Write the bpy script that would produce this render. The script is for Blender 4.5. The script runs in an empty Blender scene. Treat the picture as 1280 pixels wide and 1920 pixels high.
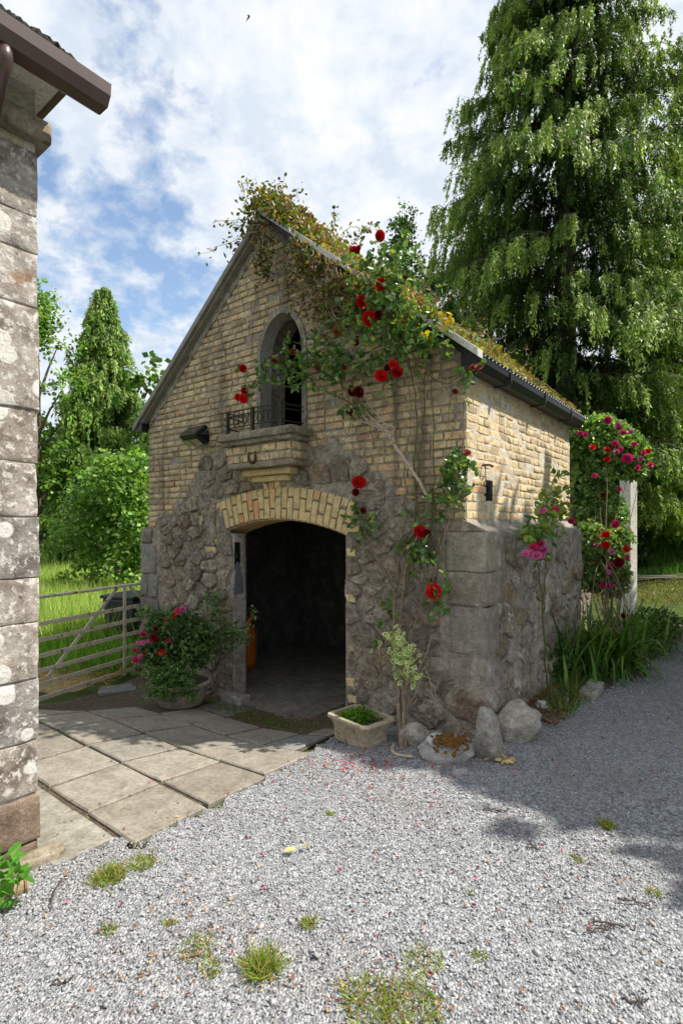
import bpy, bmesh, math, random
import numpy as np
from mathutils import Vector, Matrix, noise as mnoise

scene = bpy.context.scene
col = scene.collection
random.seed(7)
rng = np.random.default_rng(11)
R = math.radians

# ------------------------------------------------------------------ camera
EYE = 1.65
cam_data = bpy.data.cameras.new('camera')
cam = bpy.data.objects.new('camera', cam_data)
col.objects.link(cam)
cam.location = (0, 0, EYE)
cam.rotation_euler = (R(90), 0, 0)
cam_data.sensor_fit = 'VERTICAL'
cam_data.sensor_height = 36.0
cam_data.lens = 36.0 * 999 / 1920
cam_data.shift_y = 25 / 1920
cam_data.clip_start = 0.05
cam_data.clip_end = 2000
scene.camera = cam

# ------------------------------------------------------------------ sun, sky, exposure
SUN_EL, SUN_AZ = R(53.5), (0.9992, -0.04)
sun_d = bpy.data.lights.new('sun', 'SUN')
sun_d.energy = 3.7
sun_d.angle = R(0.6)
sun_d.color = (1.0, 0.95, 0.86)
sun = bpy.data.objects.new('sun', sun_d)
col.objects.link(sun)
to_sun = Vector((SUN_AZ[0] * math.cos(SUN_EL), SUN_AZ[1] * math.cos(SUN_EL), math.sin(SUN_EL))).normalized()
sun.rotation_euler = to_sun.to_track_quat('Z', 'Y').to_euler()
sun.location = to_sun * 60

world = bpy.data.worlds.new('World')
scene.world = world
world.use_nodes = True
wn, wl = world.node_tree.nodes, world.node_tree.links
wn.clear()
w_out = wn.new('ShaderNodeOutputWorld')
w_bg = wn.new('ShaderNodeBackground')
w_bg.inputs['Strength'].default_value = 0.10
w_sky = wn.new('ShaderNodeTexSky')
w_sky.sky_type = 'NISHITA'
w_sky.sun_disc = False
w_sky.sun_elevation = SUN_EL
w_sky.sun_rotation = math.atan2(SUN_AZ[0], SUN_AZ[1])
w_sky.air_density = 1.3
w_sky.dust_density = 0.6
w_sky.ozone_density = 2.2
w_tc = wn.new('ShaderNodeTexCoord')
w_sep = wn.new('ShaderNodeSeparateXYZ')
wl.new(w_tc.outputs['Generated'], w_sep.inputs[0])
def wmath(op, a, b=None, clamp=False):
    n = wn.new('ShaderNodeMath'); n.operation = op; n.use_clamp = clamp
    for i, v in enumerate((a, b)):
        if v is None: continue
        if isinstance(v, (int, float)): n.inputs[i].default_value = v
        else: wl.new(v, n.inputs[i])
    return n.outputs[0]
zc = wmath('ADD', wmath('MAXIMUM', w_sep.outputs['Z'], 0.0), 0.42)
w_cmb = wn.new('ShaderNodeCombineXYZ')
wl.new(wmath('DIVIDE', w_sep.outputs['X'], zc), w_cmb.inputs[0])
wl.new(wmath('DIVIDE', w_sep.outputs['Y'], zc), w_cmb.inputs[1])
def wnoise(scale, detail, rough, dist=0.0, off=(0, 0, 0)):
    m = wn.new('ShaderNodeMapping'); m.inputs['Location'].default_value = off
    wl.new(w_cmb.outputs[0], m.inputs[0])
    n = wn.new('ShaderNodeTexNoise')
    n.inputs['Scale'].default_value = scale; n.inputs['Detail'].default_value = detail
    n.inputs['Roughness'].default_value = rough; n.inputs['Distortion'].default_value = dist
    wl.new(m.outputs[0], n.inputs['Vector'])
    return n.outputs['Fac']
def wramp(fac, stops):
    r = wn.new('ShaderNodeValToRGB')
    e = r.color_ramp.elements
    while len(e) < len(stops): e.new(0.5)
    for k, (p, c) in enumerate(stops):
        e[k].position = p; e[k].color = (c[0], c[1], c[2], 1) if not isinstance(c, (int, float)) else (c, c, c, 1)
    wl.new(fac, r.inputs[0])
    return r.outputs['Color']
cl_big = wnoise(1.25, 2.0, 0.5, 0.3, (2.38, 9.42, 0))
cl_mid = wnoise(6.0, 9.0, 0.58, 0.2, (1.3, 0.4, 0))
cl_fine = wnoise(19.0, 6.0, 0.6, 0.3, (4.1, 2.2, 0))
cl = wmath('ADD', wmath('MULTIPLY', cl_big, 0.72), wmath('ADD', wmath('MULTIPLY', cl_mid, 0.70), wmath('MULTIPLY', cl_fine, 0.26)))
cl_mask = wramp(cl, [(0.675, 0.04), (0.745, 0.46), (0.80, 0.9), (0.89, 1.0)])
cl_shade = wramp(wnoise(11.0, 8.0, 0.62, 0.2, (1.34, 0.46, 0)), [(0.38, (3.8, 4.25, 4.8)), (0.49, (4.5, 4.8, 5.15)), (0.60, (5.05, 5.15, 5.3))])
w_mix = wn.new('ShaderNodeMix'); w_mix.data_type = 'RGBA'
wl.new(cl_mask, w_mix.inputs[0])
wl.new(w_sky.outputs[0], w_mix.inputs[6])
wl.new(cl_shade, w_mix.inputs[7])
wl.new(w_mix.outputs[2], w_bg.inputs['Color'])
wl.new(w_bg.outputs[0], w_out.inputs['Surface'])

vs = scene.view_settings
vs.view_transform = 'Standard'
vs.look = 'None'
vs.exposure = 0.97
vs.gamma = 1.0
vs.use_curve_mapping = False
scene.cycles.max_bounces = 6
scene.cycles.diffuse_bounces = 4
scene.cycles.glossy_bounces = 2
scene.cycles.transmission_bounces = 4
scene.cycles.transparent_max_bounces = 8
scene.cycles.caustics_reflective = False
scene.cycles.caustics_refractive = False
scene.cycles.sample_clamp_indirect = 6.0

# ------------------------------------------------------------------ place: the outbuilding's own axes in world metres
EXV = np.array([0.78820377, -0.61541435])      # along the gable, to the right
EYV = np.array([0.61541435, 0.78820377])       # along the side wall, away
CB = np.array([-0.76275, 5.6193])              # middle of the gable's foot
HW, ZE, ZA, LEN = 2.225, 2.97, 4.78, 2.95
SL = (ZA - ZE) / HW
def loc2w(x, y, z=0.0):
    p = CB + x * EXV + y * EYV
    return Vector((p[0], p[1], z))
def sm(t):
    t = np.clip(t, 0, 1)
    return t * t * (3 - 2 * t)
def gz(X, Y):
    lx = (X - CB[0]) * EXV[0] + (Y - CB[1]) * EXV[1]
    ly = (X - CB[0]) * EYV[0] + (Y - CB[1]) * EYV[1]
    z = -.29 * sm((ly + 2.3) / 2.3) * sm((2.2 - lx) / 2.0) - .08 * sm((-lx - 1) / 2) * sm((ly + 1) / 2)
    return z - .25 * sm((-lx - .6) / 1.4) * sm((ly + 2.2) / .9) * (1 - sm((ly + 1.2) / 1.3))
# sight-line helpers: where a line of sight meets the gable plane, the side wall plane or the ground
def _ray(px, py): return np.array([(px - 640) / 999., 1., -(py - 985) / 999.])
def FR(px, py, off=0.0):
    r = _ray(px, py); d = (CB @ EYV - off) / (r[:2] @ EYV); p = r * d
    return Vector((p[0], p[1], p[2] + EYE))
def FL(px, py, off=0.0):
    p = FR(px, py, off); q = np.array([p.x, p.y]) - CB
    return (float(q @ EXV), -off, p.z)
def SD(px, py, off=0.0):
    r = _ray(px, py); d = (CB @ EXV + HW + off) / (r[:2] @ EXV); p = r * d
    return Vector((p[0], p[1], p[2] + EYE))
def GP(px, py):
    z = 0.0
    for _ in range(40):
        d = (EYE - z) / ((py - 985) / 999.); X, Y = (px - 640) / 999. * d, d
        z = .5 * z + .5 * float(gz(X, Y))
    return Vector((X, Y, z))
def AT(px, py, Y):
    r = _ray(px, py)
    return Vector((r[0] * Y, Y, r[2] * Y + EYE))

# ------------------------------------------------------------------ helpers
def tag(o, label=None, cat=None, group=None, kind=None):
    if label: o['label'] = label
    if cat: o['category'] = cat
    if group: o['group'] = group
    if kind: o['kind'] = kind
    return o
def empty(name, loc=(0, 0, 0), rz=0.0, label=None, cat=None, group=None):
    o = bpy.data.objects.new(name, None)
    o.empty_display_size = 0.1
    col.objects.link(o)
    o.location = loc
    o.rotation_euler = (0, 0, rz)
    return tag(o, label, cat, group)
def link(name, me, parent=None, loc=None, rot=None, scale=None):
    o = bpy.data.objects.new(name, me)
    col.objects.link(o)
    if parent is not None: o.parent = parent
    if loc is not None: o.location = loc
    if rot is not None: o.rotation_euler = rot
    if scale is not None: o.scale = scale
    return o
def np_mesh(name, V, faces, mat, colr=None, smooth=False):
    """faces: list of (m,k) index arrays"""
    me = bpy.data.meshes.new(name)
    V = np.asarray(V, dtype=np.float32)
    me.vertices.add(len(V))
    me.vertices.foreach_set('co', V.ravel())
    idx = np.concatenate([np.asarray(f, dtype=np.int32).ravel() for f in faces])
    cnt = np.concatenate([np.full(len(f), np.asarray(f).shape[1], dtype=np.int32) for f in faces])
    me.loops.add(len(idx))
    me.loops.foreach_set('vertex_index', idx)
    me.polygons.add(len(cnt))
    st = np.zeros(len(cnt), dtype=np.int32); st[1:] = np.cumsum(cnt)[:-1]
    me.polygons.foreach_set('loop_start', st)
    me.polygons.foreach_set('loop_total', cnt)
    if smooth: me.polygons.foreach_set('use_smooth', np.ones(len(cnt), dtype=bool))
    if colr is not None:
        a = me.attributes.new('col', 'FLOAT_COLOR', 'POINT')
        c4 = np.ones((len(V), 4), dtype=np.float32); c4[:, :3] = colr
        a.data.foreach_set('color', c4.ravel())
    me.update(calc_edges=True)
    me.materials.append(mat)
    return me
class MB:
    def __init__(self): self.v, self.f, self.c = [], [], []
    def add(self, vs, fs):
        b = len(self.v); self.v += [tuple(p) for p in vs]; self.f += [tuple(i + b for i in f) for f in fs]
    def box(self, x0, x1, y0, y1, z0, z1, mat=None):
        vs = [(x0, y0, z0), (x1, y0, z0), (x1, y1, z0), (x0, y1, z0), (x0, y0, z1), (x1, y0, z1), (x1, y1, z1), (x0, y1, z1)]
        if mat is not None: vs = [mat @ Vector(p) for p in vs]
        self.add(vs, [(0, 3, 2, 1), (4, 5, 6, 7), (0, 1, 5, 4), (1, 2, 6, 5), (2, 3, 7, 6), (3, 0, 4, 7)])
    def tube(self, pts, rad, n=6, cap=True):
        pts = [Vector(p) for p in pts]
        if isinstance(rad, (int, float)): rad = [rad] * len(pts)
        b = len(self.v); up = None
        for i, p in enumerate(pts):
            t = (pts[min(i + 1, len(pts) - 1)] - pts[max(i - 1, 0)])
            if t.length < 1e-6: t = Vector((0, 0, 1))
            t.normalize()
            if up is None: up = t.orthogonal().normalized()
            up = (up - t * up.dot(t))
            if up.length < 1e-5: up = t.orthogonal()
            up.normalize(); s = t.cross(up)
            for k in range(n):
                a = 2 * math.pi * k / n
                self.v.append(tuple(p + (up * math.cos(a) + s * math.sin(a)) * rad[i]))
        for i in range(len(pts) - 1):
            for k in range(n):
                k2 = (k + 1) % n
                self.f.append((b + i * n + k, b + i * n + k2, b + (i + 1) * n + k2, b + (i + 1) * n + k))
        if cap:
            self.f.append(tuple(b + k for k in reversed(range(n))))
            self.f.append(tuple(b + (len(pts) - 1) * n + k for k in range(n)))
    def lathe(self, prof, n=24, c=(0, 0, 0), closed=True, sx=1.0, sy=1.0):
        b = len(self.v)
        for (r, z) in prof:
            for k in range(n):
                a = 2 * math.pi * k / n
                self.v.append((c[0] + r * math.cos(a) * sx, c[1] + r * math.sin(a) * sy, c[2] + z))
        for i in range(len(prof) - 1):
            for k in range(n):
                k2 = (k + 1) % n
                self.f.append((b + i * n + k, b + i * n + k2, b + (i + 1) * n + k2, b + (i + 1) * n + k))
        if closed:
            self.f.append(tuple(b + k for k in reversed(range(n))))
            self.f.append(tuple(b + (len(prof) - 1) * n + k for k in range(n)))
    def prism(self, poly, axis_fn):
        """poly list of 2d, axis_fn(p, t) -> 3d for t in 0,1"""
        n = len(poly); vs = [axis_fn(p, 0) for p in poly] + [axis_fn(p, 1) for p in poly]
        fs = [tuple(reversed(range(n))), tuple(range(n, 2 * n))] + [(i, (i + 1) % n, n + (i + 1) % n, n + i) for i in range(n)]
        self.add(vs, fs)
    def mesh(self, name, mat, smooth=False, bevel=0.0, fix=True):
        me = bpy.data.meshes.new(name)
        me.from_pydata(self.v, [], self.f)
        if bevel or fix:
            bm = bmesh.new(); bm.from_mesh(me)
            bmesh.ops.recalc_face_normals(bm, faces=bm.faces)
            if bevel:
                es = [e for e in bm.edges if len(e.link_faces) == 2 and e.calc_face_angle(0) > 0.5]
                bmesh.ops.bevel(bm, geom=es, offset=bevel, segments=2, profile=0.6, affect='EDGES', clamp_overlap=True)
            bm.to_mesh(me); bm.free()
        if smooth: me.polygons.foreach_set('use_smooth', [True] * len(me.polygons))
        me.materials.append(mat)
        return me
    def obj(self, name, mat, parent=None, **kw):
        loc = kw.pop('loc', None); rot = kw.pop('rot', None)
        return link(name, self.mesh(name, mat, **kw), parent, loc, rot)

# ------------------------------------------------------------------ materials
def lerp3(a, b, t): return tuple(a[i] + (b[i] - a[i]) * t for i in range(3))
class NT:
    def __init__(self, name):
        self.m = bpy.data.materials.new(name); self.m.use_nodes = True
        self.n, self.l = self.m.node_tree.nodes, self.m.node_tree.links
        self.b = self.n['Principled BSDF']
        self.pos = self.n.new('ShaderNodeNewGeometry').outputs['Position']
    def set(self, sock, v):
        if hasattr(v, 'is_output') or isinstance(v, bpy.types.NodeSocket): self.l.new(v, sock)
        elif isinstance(v, (tuple, list)): sock.default_value = (v[0], v[1], v[2], 1) if len(sock.default_value) == 4 else v
        else: sock.default_value = v
    def noise(self, scale, detail=6, rough=0.6, dist=0.0, vec=None, stretch=None):
        n = self.n.new('ShaderNodeTexNoise')
        n.inputs['Scale'].default_value = scale; n.inputs['Detail'].default_value = detail
        n.inputs['Roughness'].default_value = rough; n.inputs['Distortion'].default_value = dist
        v = vec or self.pos
        if stretch:
            mp = self.n.new('ShaderNodeMapping'); mp.inputs['Scale'].default_value = stretch
            self.l.new(v, mp.inputs[0]); v = mp.outputs[0]
        self.l.new(v, n.inputs['Vector'])
        return n.outputs['Fac']
    def voro(self, scale, feature='F1', rnd=1.0, out='Distance', vec=None):
        n = self.n.new('ShaderNodeTexVoronoi'); n.feature = feature
        n.inputs['Scale'].default_value = scale; n.inputs['Randomness'].default_value = rnd
        self.l.new(vec or self.pos, n.inputs['Vector'])
        return n.outputs[out]
    def ramp(self, fac, stops):
        r = self.n.new('ShaderNodeValToRGB'); e = r.color_ramp.elements
        while len(e) < len(stops): e.new(0.5)
        for k, (p, c) in enumerate(stops):
            e[k].position = p
            e[k].color = (c, c, c, 1) if isinstance(c, (int, float)) else (c[0], c[1], c[2], 1)
        self.l.new(fac, r.inputs[0])
        return r.outputs['Color']
    def mix(self, fac, a, b, mode='MIX'):
        m = self.n.new('ShaderNodeMix'); m.data_type = 'RGBA'; m.blend_type = mode
        self.set(m.inputs[0], fac); self.set(m.inputs[6], a); self.set(m.inputs[7], b)
        return m.outputs[2]
    def math(self, op, a, b=None, clamp=False):
        m = self.n.new('ShaderNodeMath'); m.operation = op; m.use_clamp = clamp
        self.set(m.inputs[0], a)
        if b is not None: self.set(m.inputs[1], b)
        return m.outputs[0]
    def attr(self, name='col', out='Color'):
        a = self.n.new('ShaderNodeAttribute'); a.attribute_name = name
        return a.outputs[out]
    def rnd(self): return self.n.new('ShaderNodeObjectInfo').outputs['Random']
    def bump(self, h, strength=0.5, dist=0.01):
        b = self.n.new('ShaderNodeBump'); b.inputs['Strength'].default_value = strength; b.inputs['Distance'].default_value = dist
        self.l.new(h, b.inputs['Height']); self.l.new(b.outputs[0], self.b.inputs['Normal'])
    def done(self, base, rough=0.85, spec=0.3, metal=0.0):
        self.set(self.b.inputs['Base Color'], base); self.set(self.b.inputs['Roughness'], rough)
        self.b.inputs['Specular IOR Level'].default_value = spec; self.b.inputs['Metallic'].default_value = metal
        return self.m

def stone_mat(name, cols, scale=9.0, lichen=None, rnd=None, dirt=None, bump=0.7, bdist=0.012, rough=0.92, tints=None, contrast=0.35, streak=0.0):
    """cols: dark, mid, light; lichen: [(colour, scale, threshold)]; rnd: 'obj' or 'attr' with tints = ramp stops"""
    t = NT(name)
    base = t.ramp(t.noise(scale, 9, 0.68, 0.4), [(0.28, cols[0]), (0.5, cols[1]), (0.72, cols[2])])
    if rnd:
        r = t.rnd() if rnd == 'obj' else t.attr('col', 'Fac')
        base = t.mix(0.75, base, t.ramp(r, tints), 'OVERLAY') if False else t.mix(1.0, base, t.ramp(r, tints), 'MULTIPLY')
    md = t.noise(scale * 2.4, 8, 0.72, 0.3)
    base = t.mix(contrast, base, t.ramp(md, [(0.30, 0.34), (0.46, 0.95), (0.56, 1.2), (0.70, 1.65)]), 'MULTIPLY')
    g = t.noise(scale * 9, 6, 0.75)
    base = t.mix(0.75, base, t.ramp(g, [(0.3, 0.5), (0.52, 1.08), (0.75, 1.45)]), 'MULTIPLY')
    for (c, sc, th) in (lichen or []):
        mk = t.ramp(t.noise(sc, 7, 0.66, 0.6), [(th, 0.0), (th + 0.05, 1.0)])
        base = t.mix(mk, base, c)
    if dirt:
        c, sc, th, amt = dirt
        mk = t.ramp(t.noise(sc, 6, 0.6, 0.5), [(th, 0.0), (th + 0.22, amt)])
        base = t.mix(mk, base, c)
    if streak:                                    # run-off and soot stains down the wall
        st = t.ramp(t.noise(1.0, 5, 0.62, 0.0, stretch=(5.0, 5.0, 0.55)), [(0.50, 0.0), (0.66, streak)])
        base = t.mix(st, base, (0.085, 0.073, 0.058))
        pt = t.ramp(t.noise(2.1, 7, 0.66, 0.5), [(0.57, 0.0), (0.70, streak)])
        base = t.mix(pt, base, (0.12, 0.105, 0.085))
    hgt = t.math('ADD', t.math('MULTIPLY', t.noise(scale * 3, 8, 0.7), 1.0), t.math('MULTIPLY', g, 0.35))
    t.bump(hgt, bump, bdist)
    return t.done(base, rough)

WHITE_L = (0.52, 0.50, 0.46); YEL_L = (0.33, 0.25, 0.07)
BT = [(0.0, (1.0, 0.95, 0.87)), (0.22, (0.74, 0.69, 0.63)), (0.4, (1.06, 0.99, 0.88)), (0.55, (0.88, 0.83, 0.77)), (0.68, (1.18, 1.10, 0.94)), (0.78, (1.06, 0.78, 0.64)), (0.86, (0.58, 0.54, 0.51)), (0.93, (1.22, 1.17, 1.05)), (1.0, (0.62, 0.58, 0.5))]
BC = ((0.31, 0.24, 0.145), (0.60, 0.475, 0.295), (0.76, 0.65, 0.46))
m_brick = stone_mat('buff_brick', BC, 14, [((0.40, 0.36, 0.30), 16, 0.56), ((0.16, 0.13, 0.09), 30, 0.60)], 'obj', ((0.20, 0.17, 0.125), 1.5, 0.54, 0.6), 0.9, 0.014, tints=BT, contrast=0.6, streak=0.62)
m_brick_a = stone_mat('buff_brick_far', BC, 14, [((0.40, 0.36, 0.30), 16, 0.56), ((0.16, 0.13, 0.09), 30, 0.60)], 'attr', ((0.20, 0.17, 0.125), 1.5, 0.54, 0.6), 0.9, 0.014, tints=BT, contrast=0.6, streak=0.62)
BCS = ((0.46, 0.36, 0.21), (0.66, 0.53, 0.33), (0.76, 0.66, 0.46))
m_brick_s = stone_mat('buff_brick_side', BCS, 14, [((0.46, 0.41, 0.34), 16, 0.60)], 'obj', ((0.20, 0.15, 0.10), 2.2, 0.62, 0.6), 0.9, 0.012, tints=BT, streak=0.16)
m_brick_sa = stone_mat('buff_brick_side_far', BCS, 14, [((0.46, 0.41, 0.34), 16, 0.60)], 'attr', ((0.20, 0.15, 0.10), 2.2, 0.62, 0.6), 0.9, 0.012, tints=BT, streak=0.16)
m_archbrick = stone_mat('arch_brick', ((0.391, 0.310, 0.172), (0.598, 0.483, 0.287), (0.713, 0.598, 0.391)), 16, [((0.45, 0.42, 0.36), 20, 0.66)], 'obj', None, 0.6, 0.006, tints=[(0, (1, .95, .85)), (.5, (.92, .85, .72)), (.82, (1.08, 1.0, .8)), (.9, (1.0, .66, .5)), (1, (.8, .76, .72))])
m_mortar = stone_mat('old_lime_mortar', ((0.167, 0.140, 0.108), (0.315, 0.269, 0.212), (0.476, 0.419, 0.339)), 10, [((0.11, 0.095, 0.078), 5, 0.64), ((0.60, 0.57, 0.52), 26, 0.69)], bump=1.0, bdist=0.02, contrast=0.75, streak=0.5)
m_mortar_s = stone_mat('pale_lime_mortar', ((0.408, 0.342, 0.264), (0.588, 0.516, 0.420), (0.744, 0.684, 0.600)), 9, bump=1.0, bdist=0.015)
RT = [(0.0, (0.80, 0.77, 0.73)), (0.25, (1.0, 0.97, 0.93)), (0.5, (0.64, 0.60, 0.55)), (0.66, (1.18, 1.14, 1.08)), (0.8, (0.80, 0.67, 0.57)), (0.92, (1.22, 1.13, 0.95)), (1.0, (0.55, 0.53, 0.5))]
m_rubble = stone_mat('rubble_stone', ((0.182, 0.149, 0.119), (0.386, 0.335, 0.271), (0.658, 0.597, 0.497)), 13, [((0.30, 0.27, 0.23), 7, 0.57), ((0.58, 0.56, 0.51), 20, 0.655), ((0.30, 0.27, 0.11), 4.5, 0.71), ((0.08, 0.068, 0.055), 17, 0.64)], 'obj', ((0.10, 0.085, 0.068), 2.6, 0.57, 0.5), 1.0, 0.045, tints=RT, contrast=0.85)
m_quoin = stone_mat('dressed_quoin', ((0.146, 0.136, 0.123), (0.230, 0.220, 0.204), (0.313, 0.302, 0.284)), 8, [((0.52, 0.5, 0.46), 7, 0.66), ((0.08, 0.07, 0.06), 6, 0.66)], 'obj', None, 0.8, 0.012, tints=RT, contrast=0.6)
m_plinth = stone_mat('worn_render', ((0.216, 0.179, 0.149), (0.358, 0.312, 0.268), (0.530, 0.492, 0.429)), 5, [((0.46, 0.43, 0.39), 8, 0.66), ((0.07, 0.055, 0.045), 3.5, 0.62)], bump=1.0, bdist=0.03, contrast=0.85, streak=0.45)
m_render = stone_mat('grey_render', ((0.176, 0.162, 0.143), (0.242, 0.227, 0.205), (0.308, 0.293, 0.271)), 9, [((0.16, 0.15, 0.12), 5, 0.66)], bump=0.6, bdist=0.006)
m_conc = stone_mat('weathered_concrete', ((0.141, 0.114, 0.076), (0.249, 0.206, 0.146), (0.389, 0.346, 0.270)), 12, [((0.5, 0.49, 0.43), 20, 0.66), ((0.09, 0.075, 0.05), 5, 0.58)], bump=0.7, bdist=0.006, contrast=0.6, streak=0.5)
m_inner = stone_mat('interior_shade_wall', ((0.06, 0.055, 0.05), (0.11, 0.10, 0.09), (0.18, 0.17, 0.155)), 4, bump=1.0, bdist=0.05, contrast=0.7)  # dark tone carries the shade of the interior
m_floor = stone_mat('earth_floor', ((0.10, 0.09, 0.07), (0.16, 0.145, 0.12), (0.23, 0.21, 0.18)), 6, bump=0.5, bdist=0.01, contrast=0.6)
ST = [(0.0, (0.92, 0.92, 0.90)), (0.4, (1.0, 0.99, 0.96)), (0.7, (1.1, 1.08, 1.04)), (1.0, (0.84, 0.82, 0.78))]
m_slab = stone_mat('paving_concrete', ((0.166, 0.147, 0.120), (0.236, 0.213, 0.180), (0.286, 0.263, 0.226)), 5, [((0.19, 0.17, 0.14), 3.2, 0.62), ((0.25, 0.22, 0.18), 11, 0.60), ((0.58, 0.56, 0.51), 24, 0.73)], 'obj', ((0.16, 0.17, 0.09), 2.1, 0.62, 0.45), 0.5, 0.004, tints=ST)
m_slab_g = stone_mat('mossy_paving', ((0.15, 0.14, 0.115), (0.235, 0.22, 0.185), (0.33, 0.31, 0.265)), 5, [((0.55, 0.53, 0.48), 15, 0.71), ((0.17, 0.20, 0.07), 2.6, 0.65)], 'obj', None, 0.5, 0.004, tints=ST, contrast=0.5)
m_slate = stone_mat('dark_slate_paving', ((0.12, 0.12, 0.115), (0.19, 0.19, 0.18), (0.26, 0.255, 0.24)), 7, [((0.42, 0.41, 0.38), 18, 0.70)], bump=0.6, bdist=0.005)
LT = [(0.0, (0.72, 0.71, 0.70)), (0.3, (1.05, 1.0, 0.96)), (0.6, (0.85, 0.77, 0.70)), (1.0, (1.15, 1.12, 1.09))]
def lichen_stone():
    t = NT('lichened_house_stone')
    base = t.ramp(t.noise(9, 10, 0.7, 0.5), [(0.28, (0.09, 0.078, 0.068)), (0.43, (0.23, 0.205, 0.182)), (0.57, (0.38, 0.355, 0.325)), (0.70, (0.55, 0.53, 0.50))])
    base = t.mix(1.0, base, t.ramp(t.rnd(), LT), 'MULTIPLY')
    base = t.mix(t.ramp(t.noise(26, 8, 0.72), [(0.53, 0), (0.59, 0.9)]), base, (0.60, 0.57, 0.53))
    base = t.mix(t.ramp(t.noise(40, 6, 0.7), [(0.60, 0), (0.66, 0.8)]), base, (0.07, 0.05, 0.042))
    base = t.mix(t.ramp(t.noise(2.2, 5, 0.6, 0.4), [(0.63, 0), (0.70, 0.6)]), base, (0.27, 0.13, 0.045))
    # round pale rosettes of crustose lichen
    n2 = t.noise(30, 3, 0.6)
    v = t.voro(7.5)
    d = t.math('ADD', v, t.math('MULTIPLY', n2, 0.16))
    sel = t.voro(7.5, out='Color')
    sx = t.n.new('ShaderNodeSeparateColor'); t.l.new(sel, sx.inputs[0])
    spot = t.ramp(d, [(0.42, 1.0), (0.47, 0.0)])
    spot = t.math('MULTIPLY', spot, t.math('GREATER_THAN', sx.outputs[0], 0.48))
    base = t.mix(spot, base, t.ramp(t.noise(60, 4, 0.7), [(0.3, (0.50, 0.47, 0.42)), (0.6, (0.66, 0.64, 0.59))]))
    t.bump(t.math('ADD', t.noise(30, 8, 0.72), t.math('MULTIPLY', spot, 0.25)), 0.9, 0.012)
    return t.done(base, 0.93)
m_house = lichen_stone()
m_house_dark = stone_mat('brown_house_stone', ((0.09, 0.065, 0.045), (0.17, 0.12, 0.085), (0.26, 0.20, 0.15)), 9, [((0.48, 0.44, 0.38), 24, 0.72)], bump=0.8, bdist=0.012)
m_housemortar = stone_mat('house_mortar', ((0.24, 0.205, 0.17), (0.46, 0.42, 0.37), (0.62, 0.59, 0.54)), 12, bump=0.9)
m_rock = stone_mat('boulder', ((0.203, 0.189, 0.162), (0.351, 0.331, 0.297), (0.513, 0.486, 0.446)), 10, [((0.46, 0.45, 0.42), 18, 0.66), ((0.10, 0.09, 0.07), 6, 0.64)], 'obj', None, 1.0, 0.02, tints=[(0, (.9, .88, .85)), (.5, (1.05, 1.0, .95)), (1, (.8, .8, .78))], contrast=0.7)
m_rock_moss = stone_mat('mossy_boulder', ((0.250, 0.237, 0.213), (0.425, 0.406, 0.375), (0.625, 0.600, 0.562)), 10, [((0.55, 0.54, 0.52), 12, 0.62)], bump=1.0, bdist=0.02, contrast=0.6)
m_moss = stone_mat('rusty_moss', ((0.11, 0.05, 0.012), (0.21, 0.10, 0.02), (0.30, 0.17, 0.04)), 40, bump=1.0, bdist=0.02)
m_roofmoss = stone_mat('roof_moss', ((0.03, 0.028, 0.02), (0.07, 0.062, 0.045), (0.14, 0.12, 0.08)), 40, [((0.26, 0.25, 0.22), 30, 0.64)], bump=1.0, bdist=0.03)
m_trough = stone_mat('reconstituted_stone', ((0.239, 0.190, 0.119), (0.342, 0.286, 0.196), (0.429, 0.373, 0.270)), 14, [((0.17, 0.14, 0.09), 6, 0.60), ((0.55, 0.52, 0.45), 22, 0.68)], bump=0.7, bdist=0.008, contrast=0.5)
m_pot = stone_mat('stone_pot', ((0.182, 0.156, 0.111), (0.286, 0.247, 0.182), (0.403, 0.358, 0.273)), 14, [((0.11, 0.115, 0.06), 6, 0.6)], bump=0.7, bdist=0.006, contrast=0.6)
m_clay = stone_mat('clay_pipe', ((0.17, 0.12, 0.07), (0.28, 0.20, 0.12), (0.34, 0.27, 0.18)), 18, [((0.15, 0.15, 0.06), 9, 0.58)], bump=0.5, bdist=0.004)
m_soil = stone_mat('soil', ((0.051, 0.037, 0.025), (0.119, 0.088, 0.061), (0.221, 0.170, 0.119)), 20, bump=1.0, bdist=0.02)
m_straw = stone_mat('dry_cut_grass', ((0.28, 0.19, 0.08), (0.48, 0.35, 0.17), (0.62, 0.48, 0.27)), 26, [((0.13, 0.09, 0.05), 5, 0.62)], bump=1.0, bdist=0.03)
m_rust = stone_mat('rusty_iron', ((0.03, 0.018, 0.012), (0.07, 0.036, 0.022), (0.13, 0.065, 0.035)), 40, bump=0.6, bdist=0.003)
m_iron = stone_mat('dark_painted_iron', ((0.018, 0.019, 0.012), (0.035, 0.036, 0.024), (0.065, 0.062, 0.042)), 40, [((0.12, 0.09, 0.05), 24, 0.66)], bump=0.4, bdist=0.002, rough=0.7)
m_gate = stone_mat('peeling_cream_paint', ((0.48, 0.42, 0.30), (0.62, 0.56, 0.43), (0.72, 0.67, 0.55)), 12, [((0.28, 0.13, 0.04), 9, 0.59), ((0.50, 0.42, 0.10), 3.1, 0.62)], bump=0.5, bdist=0.002, rough=0.75)
m_verge = stone_mat('grey_verge_board', ((0.171, 0.155, 0.128), (0.224, 0.210, 0.179), (0.279, 0.264, 0.232)), 6, [((0.15, 0.15, 0.09), 4, 0.64)], bump=0.2, bdist=0.002, rough=0.6)
m_verge_m = stone_mat('pale_verge_metal', ((0.40, 0.38, 0.35), (0.50, 0.48, 0.45), (0.60, 0.58, 0.55)), 6, bump=0.1, bdist=0.002, rough=0.4)
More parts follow.
